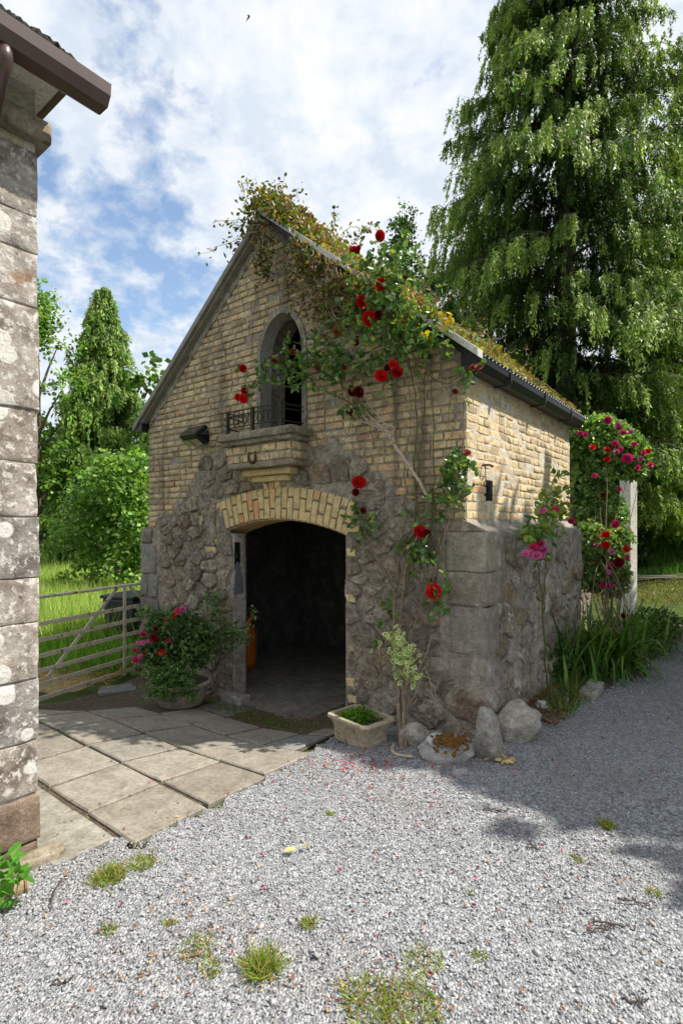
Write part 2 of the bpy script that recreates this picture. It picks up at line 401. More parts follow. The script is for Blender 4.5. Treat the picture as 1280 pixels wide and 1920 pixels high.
m_tin = stone_mat('corrugated_roof_sheet', ((0.22, 0.22, 0.23), (0.36, 0.37, 0.39), (0.46, 0.47, 0.5)), 6, bump=0.2, bdist=0.002, rough=0.45)
m_pier = stone_mat('pale_painted_pier', ((0.550, 0.517, 0.451), (0.660, 0.627, 0.550), (0.748, 0.715, 0.638)), 4, [((0.40, 0.36, 0.30), 3, 0.70)], bump=0.2, bdist=0.003, rough=0.7)
m_soffit = stone_mat('cream_soffit', ((0.50, 0.47, 0.40), (0.60, 0.56, 0.48), (0.66, 0.62, 0.54)), 6, bump=0.15, bdist=0.002)
m_bark = stone_mat('bark', ((0.05, 0.038, 0.03), (0.11, 0.085, 0.068), (0.20, 0.165, 0.14)), 22, bump=1.0, bdist=0.01)
m_rosebark = stone_mat('rose_stem_bark', ((0.10, 0.07, 0.045), (0.20, 0.145, 0.10), (0.34, 0.27, 0.20)), 40, bump=0.7, bdist=0.004)
m_greenstem = stone_mat('green_stem', ((0.06, 0.06, 0.02), (0.11, 0.11, 0.035), (0.17, 0.15, 0.06)), 40, bump=0.3, bdist=0.002)
m_deadtwig = stone_mat('bleached_dead_twig', ((0.264, 0.204, 0.144), (0.432, 0.348, 0.264), (0.576, 0.492, 0.396)), 40, bump=0.5, bdist=0.002)
def plain(name, c, rough=0.5, spec=0.5, metal=0.0, var=0.15, scale=20):
    t = NT(name)
    b = t.ramp(t.noise(scale, 6, 0.65), [(0.3, tuple(x * (1 - var) for x in c)), (0.7, tuple(min(1, x * (1 + var)) for x in c))])
    return t.done(b, rough, spec, metal)
m_gutter_k = plain('black_plastic', (0.008, 0.009, 0.010), 0.42, 0.35)
m_gutter_b = plain('brown_plastic', (0.085, 0.052, 0.045), 0.33, 0.5, scale=6)
m_lampbody = plain('lamp_black', (0.006, 0.007, 0.009), 0.38, 0.5)
m_panel = plain('solar_panel', (0.004, 0.006, 0.012), 0.12, 0.6)
m_lens = plain('lamp_lens', (0.36, 0.34, 0.20), 0.3, 0.5)
m_bin = plain('dark_plastic', (0.016, 0.022, 0.024), 0.45, 0.5)
m_orange = plain('orange_enamel', (0.52, 0.13, 0.008), 0.45, 0.4)
m_slatewedge = plain('blue_grey_slate', (0.13, 0.14, 0.155), 0.7, 0.3)
m_bird = plain('dark_plumage', (0.02, 0.019, 0.02), 0.8, 0.2)
m_hole_shade = plain('hole_shade_black', (0.01, 0.01, 0.01), 0.9, 0.1)  # black painted in for the shade inside holes
def leafm(name, rough=0.5, trans=0.3, spec=0.35):
    t = NT(name)
    c = t.attr('col')
    t.done(c, rough, spec)
    tr = t.n.new('ShaderNodeBsdfTranslucent'); t.l.new(t.mix(1.0, c, (1.25, 1.35, 0.65), 'MULTIPLY'), tr.inputs[0])
    ms = t.n.new('ShaderNodeMixShader'); ms.inputs[0].default_value = trans
    t.l.new(t.b.outputs[0], ms.inputs[1]); t.l.new(tr.outputs[0], ms.inputs[2])
    t.l.new(ms.outputs[0], t.n['Material Output'].inputs[0])
    return t.m
m_leaf = leafm('leaf', 0.42, 0.40)
m_rleaf = leafm('rose_leaf', 0.32, 0.33, 0.5)
m_needle = leafm('conifer_spray', 0.5, 0.36, 0.3)
m_grass = leafm('grass_blade', 0.5, 0.35, 0.3)
m_litter = leafm('litter', 0.7, 0.15, 0.2)
def petal(name, c, c2):
    t = NT(name)
    b = t.mix(t.ramp(t.noise(60, 4, 0.6), [(0.35, 0), (0.65, 1)]), c, c2)
    b = t.mix(1.0, b, t.ramp(t.rnd(), [(0, 0.72), (0.5, 1.0), (1, 1.12)]), 'MULTIPLY')
    t.done(b, 0.55, 0.25)
    tr = t.n.new('ShaderNodeBsdfTranslucent'); t.l.new(b, tr.inputs[0])
    ms = t.n.new('ShaderNodeMixShader'); ms.inputs[0].default_value = 0.22
    t.l.new(t.b.outputs[0], ms.inputs[1]); t.l.new(tr.outputs[0], ms.inputs[2])
    t.l.new(ms.outputs[0], t.n['Material Output'].inputs[0])
    return t.m
m_red = petal('red_petal', (0.52, 0.004, 0.006), (0.68, 0.012, 0.012))
m_darkred = petal('dark_red_petal', (0.13, 0.003, 0.012), (0.22, 0.006, 0.018))
m_faded = petal('faded_petal', (0.40, 0.10, 0.05), (0.34, 0.06, 0.04))
m_pink = petal('pink_petal', (0.60, 0.03, 0.14), (0.72, 0.06, 0.22))
m_pale = petal('pale_pink_petal', (0.68, 0.12, 0.36), (0.75, 0.22, 0.46))
def gravel_mat():
    t = NT('gravel_chip')
    c = t.mix(0.5, t.attr('col'), t.ramp(t.noise(140, 4, 0.7), [(0.3, 0.55), (0.7, 1.25)]), 'MULTIPLY')
    return t.done(c, 0.8, 0.3)
m_gravel = gravel_mat()
def gravel_bed():
    t = NT('gravel_bed')
    vc = t.voro(85, out='Color')
    s = t.n.new('ShaderNodeSeparateColor'); t.l.new(vc, s.inputs[0])
    b = t.ramp(s.outputs[0], [(0.0, (0.14, 0.14, 0.15)), (0.4, (0.25, 0.255, 0.265)), (0.75, (0.36, 0.365, 0.375)), (1.0, (0.50, 0.50, 0.49))])
    d = t.voro(85)
    b = t.mix(t.ramp(t.noise(0.9, 5, 0.6), [(0.52, 0), (0.72, 0.5)]), b, (0.20, 0.17, 0.13))
    t.bump(d, 1.0, -0.012)
    return t.done(b, 0.9)
m_gbed = gravel_bed()
def ground_mat():
    t = NT('rough_ground')
    b = t.ramp(t.noise(3, 8, 0.65), [(0.3, (0.035, 0.045, 0.014)), (0.5, (0.06, 0.085, 0.02)), (0.62, (0.10, 0.12, 0.035)), (0.74, (0.13, 0.10, 0.055))])
    t.bump(t.noise(18, 6, 0.7), 0.8, 0.05)
    return t.done(b, 0.95, 0.1)
m_ground = ground_mat()
m_lane = stone_mat('pale_lane', ((0.066, 0.060, 0.050), (0.093, 0.086, 0.071), (0.116, 0.107, 0.093)), 3, [((0.10, 0.12, 0.04), 1.2, 0.62)], bump=0.5)

# ================================================================== GROUND
def axis(a, b, step, far, grow=1.35):
    xs = list(np.arange(a, b + 1e-6, step)); s = step; x = xs[-1]; hi = []
    while x < far: s *= grow; x += s; hi.append(x)
    s = step; x = xs[0]; lo = []
    while x > -far: s *= grow; x -= s; lo.append(x)
    return np.array(lo[::-1] + xs + hi)
gx, gy = axis(-5, 7, 0.25, 420), axis(-2, 12, 0.25, 420)
GX, GY = np.meshgrid(gx, gy)
GZ = gz(GX, GY) - 0.012
far = sm((np.hypot(GX, GY) - 14) / 40)
GZ = GZ + far * 0.25 * np.sin(GX * 0.07) * np.cos(GY * 0.05)
GZ = GZ + 0.8 * sm((GY - 19.5) / 5) * sm((GX - 6) / 5)
n1, n0 = len(gy), len(gx)
ii = np.arange(n1 * n0).reshape(n1, n0)
fq = np.stack([ii[:-1, :-1], ii[:-1, 1:], ii[1:, 1:], ii[1:, :-1]], -1).reshape(-1, 4)
ground = link('ground', np_mesh('ground', np.stack([GX, GY, GZ], -1).reshape(-1, 3), [fq], m_ground, smooth=True))
tag(ground, 'rough grassy earth under and around the yard', 'ground', kind='structure')

def llx(X, Y): return (X - CB[0]) * EXV[0] + (Y - CB[1]) * EXV[1]
def lly(X, Y): return (X - CB[0]) * EYV[0] + (Y - CB[1]) * EYV[1]
PAVE_E = 1.50                                   # right-hand edge of the paving in the outbuilding's axes
def paving_edge(ly):
    return np.interp(ly, [-3.2, -2.86, -2.84, -2.47, -2.46, -1.96, -1.48, -0.98, -0.55, -0.3], [1.1, 1.1, 1.42, 1.42, 1.54, 1.56, 1.52, 1.42, 1.32, 1.30])
def gravel_mask(X, Y):
    lx, ly = llx(X, Y), lly(X, Y)
    m = np.ones_like(X, dtype=bool)
    m &= ~((lx < paving_edge(ly)) & (ly > -2.83))
    m &= ~((lx < 2.42) & (ly > -0.12))
    m &= ~((lx < 2.72 + 0.05 * np.sin(ly * 4.1) + .12 * np.clip(ly - 1, 0, 3)) & (ly > 0.75))     # planted bed along the side wall
    m &= ~((lx < 0.98) & (ly > -9))                # house on the left side
    m &= Y < 10.6 + 0.5 * np.sin(X * 1.7)
    m &= X < 9.5
    return m
ux, uy = np.arange(-3.2, 9.5, 0.1), np.arange(-3.0, 11.2, 0.1)
UX, UY = np.meshgrid(ux, uy)
UZ = gz(UX, UY) + 0.009 + 0.006 * np.sin(UX * 3.1) * np.cos(UY * 2.3)
n1, n0 = len(uy), len(ux)
ii = np.arange(n1 * n0).reshape(n1, n0)
cm = gravel_mask((UX[:-1, :-1] + .05), (UY[:-1, :-1] + .05))
fq = np.stack([ii[:-1, :-1], ii[:-1, 1:], ii[1:, 1:], ii[1:, :-1]], -1)[cm]
yard = link('gravel_yard', np_mesh('gravel_yard', np.stack([UX, UY, UZ], -1).reshape(-1, 3), [fq.reshape(-1, 4)], m_gbed, smooth=True))
tag(yard, 'grey gravel yard in front of the outbuilding', 'yard', kind='structure')

# loose chippings, densest where they are seen large
def scatter(n, x0, x1, y0, y1, dens_fn):
    X = rng.uniform(x0, x1, n); Y = rng.uniform(y0, y1, n)
    k = gravel_mask(X, Y) & (rng.uniform(0, 1, n) < dens_fn(X, Y))
    return X[k], Y[k]
def dens(X, Y):
    inside = np.abs(X) < 0.70 * Y + 0.45
    d = np.where(Y < 4.6, 1.0, np.clip(1.0 - (Y - 4.6) * 0.14, 0.3, 1))
    d = np.where(Y < 1.35, 0.25, d)
    return np.where(inside, d, 0.12)
Xs, Ys = scatter(430000, -2.4, 7.0, 0.9, 10.5, dens)
N = len(Xs)
octv = np.array([[1, 0, 0], [0, 1, 0], [-1, 0, 0], [0, -1, 0], [0, 0, 1], [0, 0, -1]], float)
octf = np.array([[0, 1, 4], [1, 2, 4], [2, 3, 4], [3, 0, 4], [1, 0, 5], [2, 1, 5], [3, 2, 5], [0, 3, 5]])
T = octv[None] * rng.uniform(0.55, 1.25, (N, 6, 1)) + rng.normal(0, 0.22, (N, 6, 3))
siz = rng.lognormal(-5.22, 0.33, N) * np.where(Ys > 4.6, 1.25, 1.0)
T *= siz[:, None, None] * np.stack([rng.uniform(.8, 1.35, N), rng.uniform(.6, 1.0, N), rng.uniform(.45, .8, N)], -1)[:, None, :]
def rotmats(n, tilt):
    a = rng.uniform(0, 2 * np.pi, n); b = rng.normal(0, tilt, n); c = rng.normal(0, tilt, n)
    ca, sa, cb, sb, cc, sc = np.cos(a), np.sin(a), np.cos(b), np.sin(b), np.cos(c), np.sin(c)
    Z = np.zeros(n); O1 = np.ones(n)
    Rz = np.stack([np.stack([ca, -sa, Z], -1), np.stack([sa, ca, Z], -1), np.stack([Z, Z, O1], -1)], 1)
    Rx = np.stack([np.stack([O1, Z, Z], -1), np.stack([Z, cb, -sb], -1), np.stack([Z, sb, cb], -1)], 1)
    Ry = np.stack([np.stack([cc, Z, sc], -1), np.stack([Z, O1, Z], -1), np.stack([-sc, Z, cc], -1)], 1)
    return Rz @ Rx @ Ry
T = np.einsum('nij,nkj->nki', rotmats(N, 0.5), T)
zz = gz(Xs, Ys) + 0.009 + 0.006 * np.sin(Xs * 3.1) * np.cos(Ys * 2.3) + siz * rng.uniform(-0.1, 0.75, N)
T += np.stack([Xs, Ys, zz], -1)[:, None, :]
g = rng.beta(2.4, 2.2, N)[:, None]
base = (0.21 + 0.25 * g) * np.array([[0.98, 1.0, 1.04]])
u = rng.uniform(0, 1, N)
base[u < 0.07] = base[u < 0.07] * np.array([1.1, 0.93, 0.75])
base[u > 0.965] = np.array([0.58, 0.57, 0.55]) * rng.uniform(.8, 1.05, ((u > 0.965).sum(), 1))
sub = sum(np.sin(Xs * a + Ys * b + c) for a, b, c in ((1.1, .7, 0), (2.3, -1.9, 1), (.6, 2.9, 2))) / 3
base *= (1 + 0.13 * sub)[:, None]
dust = sm((np.sin(Xs * 1.7 + 1.1 * np.sin(Ys * 2.3)) * np.cos(Ys * 1.9 + .8 * np.sin(Xs * 2.9)) - .25) / .5)
base = base * (1 - .22 * dust)[:, None] + np.array([[.27, .235, .19]]) * (.22 * dust)[:, None]
Fg = (octf[None] + (np.arange(N) * 6)[:, None, None]).reshape(-1, 3)
gravel = link('gravel', np_mesh('gravel', T.reshape(-1, 3), [Fg], m_gravel, np.repeat(base, 6, 0)))
tag(gravel, 'loose grey crushed stone chippings covering the yard', 'gravel', kind='stuff')

# ------------------------------------------------------------------ paving
paving = empty('paving', loc2w(0, -1.5, 0), label='concrete slab paving in front of the arched doorway', cat='paving')
tag(paving, kind='structure')
pbed = MB()
pts = []
bl = [(-1.75, -2.75), (1.36, -2.75), (1.36, -2.45), (1.47, -2.43), (1.47, -1.5), (1.34, -0.95), (1.25, -0.35), (1.25, 0.6), (-0.9, 0.6), (-0.9, -0.2), (-2.2, -0.2)]
nx_, ny_ = 28, 28
for j in range(ny_ + 1):
    for i in range(nx_ + 1):
        ly = -2.8 + 3.6 * j / ny_; lo = -2.3; hi = float(paving_edge(ly)) - 0.08 if ly < -0.3 else 1.22
        lx = lo + (hi - lo) * i / nx_
        p = loc2w(lx, ly); p.z = float(gz(p.x, p.y)) + 0.002; pts.append(tuple(p))
pbed.add(pts, [(j * (nx_ + 1) + i, j * (nx_ + 1) + i + 1, (j + 1) * (nx_ + 1) + i + 1, (j + 1) * (nx_ + 1) + i) for j in range(ny_) for i in range(nx_)])
bed_o = pbed.obj('earth_bed', m_soil, None)
tag(bed_o, 'dark earth showing in the joints between the paving slabs', 'earth', kind='structure')
def slab(quad, mat, lift=0.0, thick=0.045):
    q = [loc2w(*p) for p in quad]
    for p in q: p.z = float(gz(p.x, p.y)) + 0.022 + lift
    c = sum(q, Vector()) / 4
    n = (q[1] - q[0]).cross(q[3] - q[0]).normalized()
    tilt = Vector((random.uniform(-.01, .01), random.uniform(-.01, .01), 0))
    # worn outline: each edge is cut in four with small nicks
    ring = []
    for k in range(4):
        a, b = q[k], q[(k + 1) % 4]
        for s in (0.0, 0.22, 0.5, 0.78):
            p = a.lerp(b, s)
            j = 0.004 if s else 0.010
            p = p + (c - p).normalized() * random.uniform(0, j) * (1.3 if s == 0 else 1)
            ring.append(p)
    mb = MB(); m = len(ring)
    top = [p + (c - p).normalized() * 0.010 + Vector((0, 0, random.uniform(-.0012, .0012) + tilt.dot(p - c))) for p in ring]
    mid = [p + Vector((0, 0, -0.008 + tilt.dot(p - c))) for p in ring]
    bot = [p + Vector((0, 0, -thick)) for p in ring]
    vs = [p - c for p in top + mid + bot] + [Vector((0, 0, 0.0008))]
    fs = [(i, (i + 1) % m, 3 * m) for i in range(m)]
    for r in range(2):
        fs += [(r * m + i, (r + 1) * m + i, (r + 1) * m + (i + 1) % m, r * m + (i + 1) % m) for i in range(m)]
    mb.add(vs, fs)
    o = mb.obj('paving_slab', mat, None, loc=c)
    o.parent = paving
    o.location = c - paving.location
    return o
PG = 0.010
rows = [(-2.465, -1.985), (-1.985, -1.495), (-1.495, -0.985), (-0.985, -0.53)]
for r, (y0, y1) in enumerate(rows):
    off = (0.0, -0.01, -0.05, -0.12)[r]
    for k in range(0, 8):
        x1 = 1.54 + off - 0.48 * k; x0 = x1 - 0.48
        if r == 3 and k in (0,): x1 -= 0.16
        if x0 < -2.1 or (r >= 2 and x0 < -.95) or (r == 1 and x0 < -1.5): continue
        j = lambda: random.uniform(-.006, .006)
        mat = m_slab
        if r == 3 and k == 0: mat = m_slate
        if r == 3 and k == 4: mat = m_slate
        if r == 2 and k == 5: mat = m_slate
        slab([(x0 + PG + j(), y0 + PG + j()), (x1 - PG + j(), y0 + PG + j()), (x1 - PG + j(), y1 - PG + j()), (x0 + PG + j(), y1 - PG + j())], mat, random.uniform(-.004, .004) if mat is m_slab else -0.008)
slab([(0.96, -2.80), (1.40, -2.80), (1.40, -2.485), (0.96, -2.485)], m_slab_g, -0.004)
slab([(0.40, -2.80), (0.94, -2.80), (0.94, -2.485), (0.40, -2.485)], m_slab_g, -0.010)
slab([(1.415, -2.80), (1.60, -2.72), (1.58, -2.50), (1.415, -2.485)], m_slate, -0.020)
for q in ([(-0.55, -0.50), (-0.1, -0.48), (-0.12, -0.12), (-0.6, -0.14)], [(0.98, -0.50), (1.22, -0.50), (1.22, -0.30), (0.98, -0.26)], [(-1.6, -0.5), (-1.05, -0.5), (-1.1, -0.12), (-1.62, -0.15)]):
    slab(q, m_slate if q[0][0] < 0 else m_slab, -0.012)

def rough_block(name, x0, x1, y0, y1, z0, z1, mat, parent, amp=0.012, cuts=4, seed=0, bev=0.022, loc=None, rot=None):
    bm = bmesh.new()
    bmesh.ops.create_cube(bm, size=1.0)
    for v in bm.verts:
        v.co = Vector(((x0 + x1) / 2 + v.co.x * (x1 - x0), (y0 + y1) / 2 + v.co.y * (y1 - y0), (z0 + z1) / 2 + v.co.z * (z1 - z0)))
    if bev: bmesh.ops.bevel(bm, geom=bm.edges[:], offset=bev, segments=2, profile=.5, affect='EDGES', clamp_overlap=True)
    bmesh.ops.subdivide_edges(bm, edges=[e for e in bm.edges if e.calc_length() > 0.06], cuts=cuts, use_grid_fill=True)
    for v in bm.verts:
        n = mnoise.noise_vector(v.co * 9 + Vector((seed * 7.3, 0, 0))) + mnoise.noise_vector(v.co * 24 + Vector((seed, 3, 0))) * .5
        v.co += n * amp
    bmesh.ops.recalc_face_normals(bm, faces=bm.faces)
    me = bpy.data.meshes.new(name); bm.to_mesh(me); bm.free()
    me.polygons.foreach_set('use_smooth', [True] * len(me.polygons))
    me.materials.append(mat)
    return link(name, me, parent, loc, rot)

# ================================================================== OUTBUILDING
BRZ = math.atan2(EXV[1], EXV[0])
bld = empty('stone_outbuilding', (CB[0], CB[1], 0), BRZ, 'small gabled outbuilding of buff brick over rubble stone with an arched doorway', 'outbuilding')
# --- openings
ACX, ARX = 0.115, 2.76
AZ0 = 1.716 - ARX
def arch_z(x, rad=ARX): return AZ0 + math.sqrt(max(rad * rad - (x - ACX) ** 2, 0))
DL, DR = -0.80, 1.02
WX0, WX1, WZ0, WZS, WZ1 = -0.115, 0.475, 2.60, 3.40, 3.84
def lancet(g=0.0, n=9):
    c = (WX0 + WX1) / 2; hw = (WX1 - WX0) / 2 + g; hh = WZ1 - WZS + g
    pts = [(c - hw, WZ0)]
    for i in range(n + 1):
        t = i / n; a = t * math.pi / 2
        pts.append((c - hw * math.cos(a) ** 1.08, WZS + hh * math.sin(a) ** 0.98))
    for i in range(n - 1, -1, -1):
        t = i / n; a = t * math.pi / 2
        pts.append((c + hw * math.cos(a) ** 1.08, WZS + hh * math.sin(a) ** 0.98))
    pts.append((c + hw, WZ0))
    return pts
def win_half(z, g=0.0):
    c = (WX0 + WX1) / 2
    if z < WZ0 or z > WZ1 + g: return None
    hw = (WX1 - WX0) / 2 + g
    if z <= WZS: return c - hw, c + hw
    s = min(1, (z - WZS) / (WZ1 - WZS + g)) ** (1 / .98)
    k = max(0.0, math.cos(math.asin(s))) ** 1.08
    return c - hw * k, c + hw * k
def plate(name, outline, holes, y0, y1, mat, parent):
    bm = bmesh.new()
    loops = []
    for lp in [outline] + holes:
        vs = [bm.verts.new((x, y0, z)) for x, z in lp]
        for i in range(len(vs)): bm.edges.new((vs[i], vs[(i + 1) % len(vs)]))
        loops.append(vs)
    bmesh.ops.triangle_fill(bm, use_beauty=True, edges=bm.edges[:])
    faces = bm.faces[:]
    back = {v: bm.verts.new((v.co.x, y1, v.co.z)) for v in bm.verts[:]}
    for f in faces: bm.faces.new([back[v] for v in reversed(f.verts)])
    for vs in loops:
        for i in range(len(vs)):
            a, b = vs[i], vs[(i + 1) % len(vs)]
            bm.faces.new((a, b, back[b], back[a]))
    bmesh.ops.recalc_face_normals(bm, faces=bm.faces)
    me = bpy.data.meshes.new(name); bm.to_mesh(me); bm.free()
    me.materials.append(mat)
    return link(name, me, parent)
arcp = [(DL + (DR - DL) * i / 16, arch_z(DL + (DR - DL) * i / 16)) for i in range(17)]
outl = [(-2.35, -0.6), (DL, -0.6)] + arcp + [(DR, -0.6), (2.36, -0.6), (2.36, 1.58), (HW, 1.66), (HW, ZE), (0, ZA), (-HW, ZE), (-HW, 1.66), (-2.35, 1.58)]
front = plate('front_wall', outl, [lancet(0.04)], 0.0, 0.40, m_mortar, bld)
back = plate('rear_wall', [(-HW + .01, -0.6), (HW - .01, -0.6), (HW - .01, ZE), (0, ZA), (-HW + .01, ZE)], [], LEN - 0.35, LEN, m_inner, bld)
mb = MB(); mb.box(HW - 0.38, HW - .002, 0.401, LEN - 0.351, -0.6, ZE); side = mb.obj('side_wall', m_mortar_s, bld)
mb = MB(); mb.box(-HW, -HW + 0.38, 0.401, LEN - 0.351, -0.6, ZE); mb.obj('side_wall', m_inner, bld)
mb = MB(); mb.box(HW - 0.41, HW - 0.381, 0.402, LEN - 0.352, -0.5, ZE); mb.obj('shade_lining', m_inner, bld)  # thin dark sheet added so the inner wall reads as shaded
mb = MB(); mb.box(-HW + .38, DL - .02, 0.401, 0.43, -0.5, 3.4); mb.box(DR + .02, HW - .41, 0.401, 0.43, -0.5, 3.4); mb.obj('shade_lining', m_inner, bld)  # dark sheets painting shade on the inside of the gable
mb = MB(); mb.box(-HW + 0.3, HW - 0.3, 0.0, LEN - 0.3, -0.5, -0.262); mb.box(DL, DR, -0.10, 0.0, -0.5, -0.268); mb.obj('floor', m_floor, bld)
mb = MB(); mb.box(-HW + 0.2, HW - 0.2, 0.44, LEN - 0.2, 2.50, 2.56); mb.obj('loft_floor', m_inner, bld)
# --- jamb built in under the left end of the arch
mb = MB()
rough_block('door_jamb', DL - .02, -0.572, 0.012, 0.19, -0.5, 1.555, m_plinth, bld, 0.010, 7, 77, 0.012)

# --- bricks: shared shapes
def brick_mesh(k, mat, w=0.215, h=0.067, p=0.011, d=0.05):
    r = random.Random(100 + k)
    nx, nz = 5, 4
    xs = [-.5, -.44, 0, .44, .5]; zs = [-.5, -.36, .36, .5]
    V = []
    for j in range(nz):
        for i in range(nx):
            e = (i in (0, nx - 1)) + (j in (0, nz - 1))
            y = -p + r.uniform(-.0035, .0025)
            if e == 1: y = -p * 0.86 + r.uniform(-.002, .003)
            if e == 2: y = -p * 0.55 + r.uniform(0, .005)
            inx = r.uniform(0, .006) if i in (0, nx - 1) else r.uniform(-.012, .012)
            inz = r.uniform(0, .005) if j in (0, nz - 1) else r.uniform(-.004, .004)
            x = xs[i] * w - math.copysign(inx, xs[i]) if i in (0, nx - 1) else xs[i] * w + inx
            z = zs[j] * h - math.copysign(inz, zs[j]) if j in (0, nz - 1) else zs[j] * h + inz
            V.append((x, y, z))
    Fc = [(j * nx + i, j * nx + i + 1, (j + 1) * nx + i + 1, (j + 1) * nx + i) for j in range(nz - 1) for i in range(nx - 1)]
    ring = [i for i in range(nx)] + [j * nx + nx - 1 for j in range(1, nz)] + [(nz - 1) * nx + i for i in range(nx - 2, -1, -1)] + [j * nx for j in range(nz - 2, 0, -1)]
    b = len(V)
    for q in ring: V.append((V[q][0], d, V[q][2]))
    m = len(ring)
    Fc += [(ring[(i + 1) % m], ring[i], b + i, b + (i + 1) % m) for i in range(m)]
    me = bpy.data.meshes.new('brick'); me.from_pydata(V, [], Fc)
    me.materials.append(mat)
    return me
NB = 14
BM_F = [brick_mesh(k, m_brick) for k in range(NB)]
BM_S = [brick_mesh(k, m_brick_s, p=0.009) for k in range(NB)]
BV = [np.array([v.co[:] for v in m.vertices]) for m in BM_F]
BF = [[tuple(p.vertices) for p in m.polygons] for m in BM_F]
RUBX = [-2.40, -2.1, -1.75, -1.478, -1.25, -1.064, -0.727, 0.566, 0.95, 1.215, 1.45, 1.668, 1.95, 2.2, 2.45]
RUBZ = [1.60, 1.62, 1.80, 2.0, 2.18, 2.45, 2.58, 2.46, 2.40, 2.28, 2.05, 1.82, 1.70, 1.65, 1.62]
def rub_top(x): return np.interp(x, RUBX, RUBZ) + 0.05 * np.sin(x * 9.0) + 0.03 * np.sin(x * 23.0)
def intervals(mask, xs):
    out, s = [], None
    for i, m in enumerate(mask):
        if m and s is None: s = xs[i]
        if (not m or i == len(mask) - 1) and s is not None:
            out.append((s, xs[i])); s = None
    return out
def lay(a, b, r):
    """bricks filling a..b, the last one cut to fit"""
    res, x = [], a
    while x < b - 0.03:
        w = r.choice((.215, .215, .205, .22, .105, .11, .105)) * r.uniform(.96, 1.03)
        if b - (x + w) < 0.05: w = b - x
        if w > 0.26: w = w / 2
        res.append((x, min(x + w, b))); x += w + r.uniform(.009, .016)
    return res
specs = []
CH = 0.072
rb = random.Random(5)
xs = np.arange(-HW, HW + .001, 0.01)
z = 1.63
while z < ZA - 0.1:
    zt = z + CH - 0.013
    lim = (ZA - zt) / SL - 0.035
    m = np.abs(xs) < min(lim, HW + .01)
    zm = (z + zt) / 2
    m &= zm > rub_top(xs)
    wh = win_half(zm, 0.052)
    if wh: m &= ~((xs > wh[0] - 0.012) & (xs < wh[1] + 0.012))
    elif WZ0 > zm > WZ0 - 0.32: m &= ~((xs > -0.36) & (xs < 0.55))
    for a, b in intervals(m, xs):
        for (x0, x1) in lay(a + rb.uniform(0, .006), b, rb):
            if rb.random() < 0.03: continue
            specs.append(('F', (x0 + x1) / 2, zm + rb.uniform(-.003, .003), x1 - x0, (zt - z) * rb.uniform(.92, 1.03)))
    z += CH
HOLE = (0.37, 0.53, 1.86, 2.03)
z = 1.70
ys = np.arange(0.0, LEN + .001, 0.01)
while z < ZE - 0.02:
    zt = z + CH - 0.012; zm = (z + zt) / 2
    m = np.ones_like(ys, dtype=bool)
    if HOLE[2] < zm < HOLE[3]: m &= ~((ys > HOLE[0]) & (ys < HOLE[1]))
    for a, b in intervals(m, ys):
        for (x0, x1) in lay(a + rb.uniform(0, .005), b, rb):
            if rb.random() < 0.02: continue
            specs.append(('S', (x0 + x1) / 2, zm + rb.uniform(-.003, .003), x1 - x0, (zt - z) * rb.uniform(.94, 1.04)))
    z += CH
def spec_world(s):
    return loc2w(s[1], 0, s[2]) if s[0] == 'F' else loc2w(HW, s[1], s[2])
def apparent(s):
    p = spec_world(s) - Vector((0, 0, EYE)); d = p.length
    n = -EYV if s[0] == 'F' else EXV
    return s[3] * s[4] * abs((p.x * n[0] + p.y * n[1]) / d) / d ** 2
specs.sort(key=apparent, reverse=True)
masses = {'F': ([], [], []), 'S': ([], [], [])}
for n_, s in enumerate(specs):
    k = rb.randrange(NB)
    sc = (s[3] / .215, rb.uniform(.7, 1.5) if s[0] == 'F' else rb.uniform(.35, .8), s[4] / .067)
    tiltz = rb.gauss(0, .012)
    if n_ < 300:
        par = front if s[0] == 'F' else side
        me = (BM_F if s[0] == 'F' else BM_S)[k]
        o = link('brick', me, par)
        if s[0] == 'F': o.location = (s[1], -0.001, s[2]); o.rotation_euler = (0, tiltz, 0)
        else: o.location = (HW + .0, s[1], s[2]); o.rotation_euler = (tiltz, 0, math.pi / 2)
        o.scale = sc
    else:
        V = BV[k] * np.array(sc)
        if s[0] == 'F': V = V + np.array([s[1], -0.001, s[2]])
        else: V = np.stack([-V[:, 1] + HW, V[:, 0] + s[1], V[:, 2] + s[2]], -1)
        vv, ff, cc = masses[s[0]]
        b0 = sum(len(q) for q in vv)
        vv.append(V); ff.extend(tuple(i + b0 for i in f) for f in BF[k]); cc.append(np.full(len(V), rb.random()))
for key, (vv, ff, cc) in masses.items():
    if not vv: continue
    c1 = np.concatenate(cc)
    me = np_mesh('brickwork', np.concatenate(vv), [np.array(ff)], m_brick_a if key == 'F' else m_brick_sa, np.stack([c1] * 3, -1))
    o = link('brickwork', me, front if key == 'F' else side)
    tag(o, kind='stuff')
# black patch standing for the shade in a missing brick's recess
mb = MB(); mb.box(HW - .0005, HW + .0015, HOLE[0] - .01, HOLE[1] + .01, HOLE[2] - .005, HOLE[3] + .005); mb.obj('vent_shade', m_hole_shade, bld)

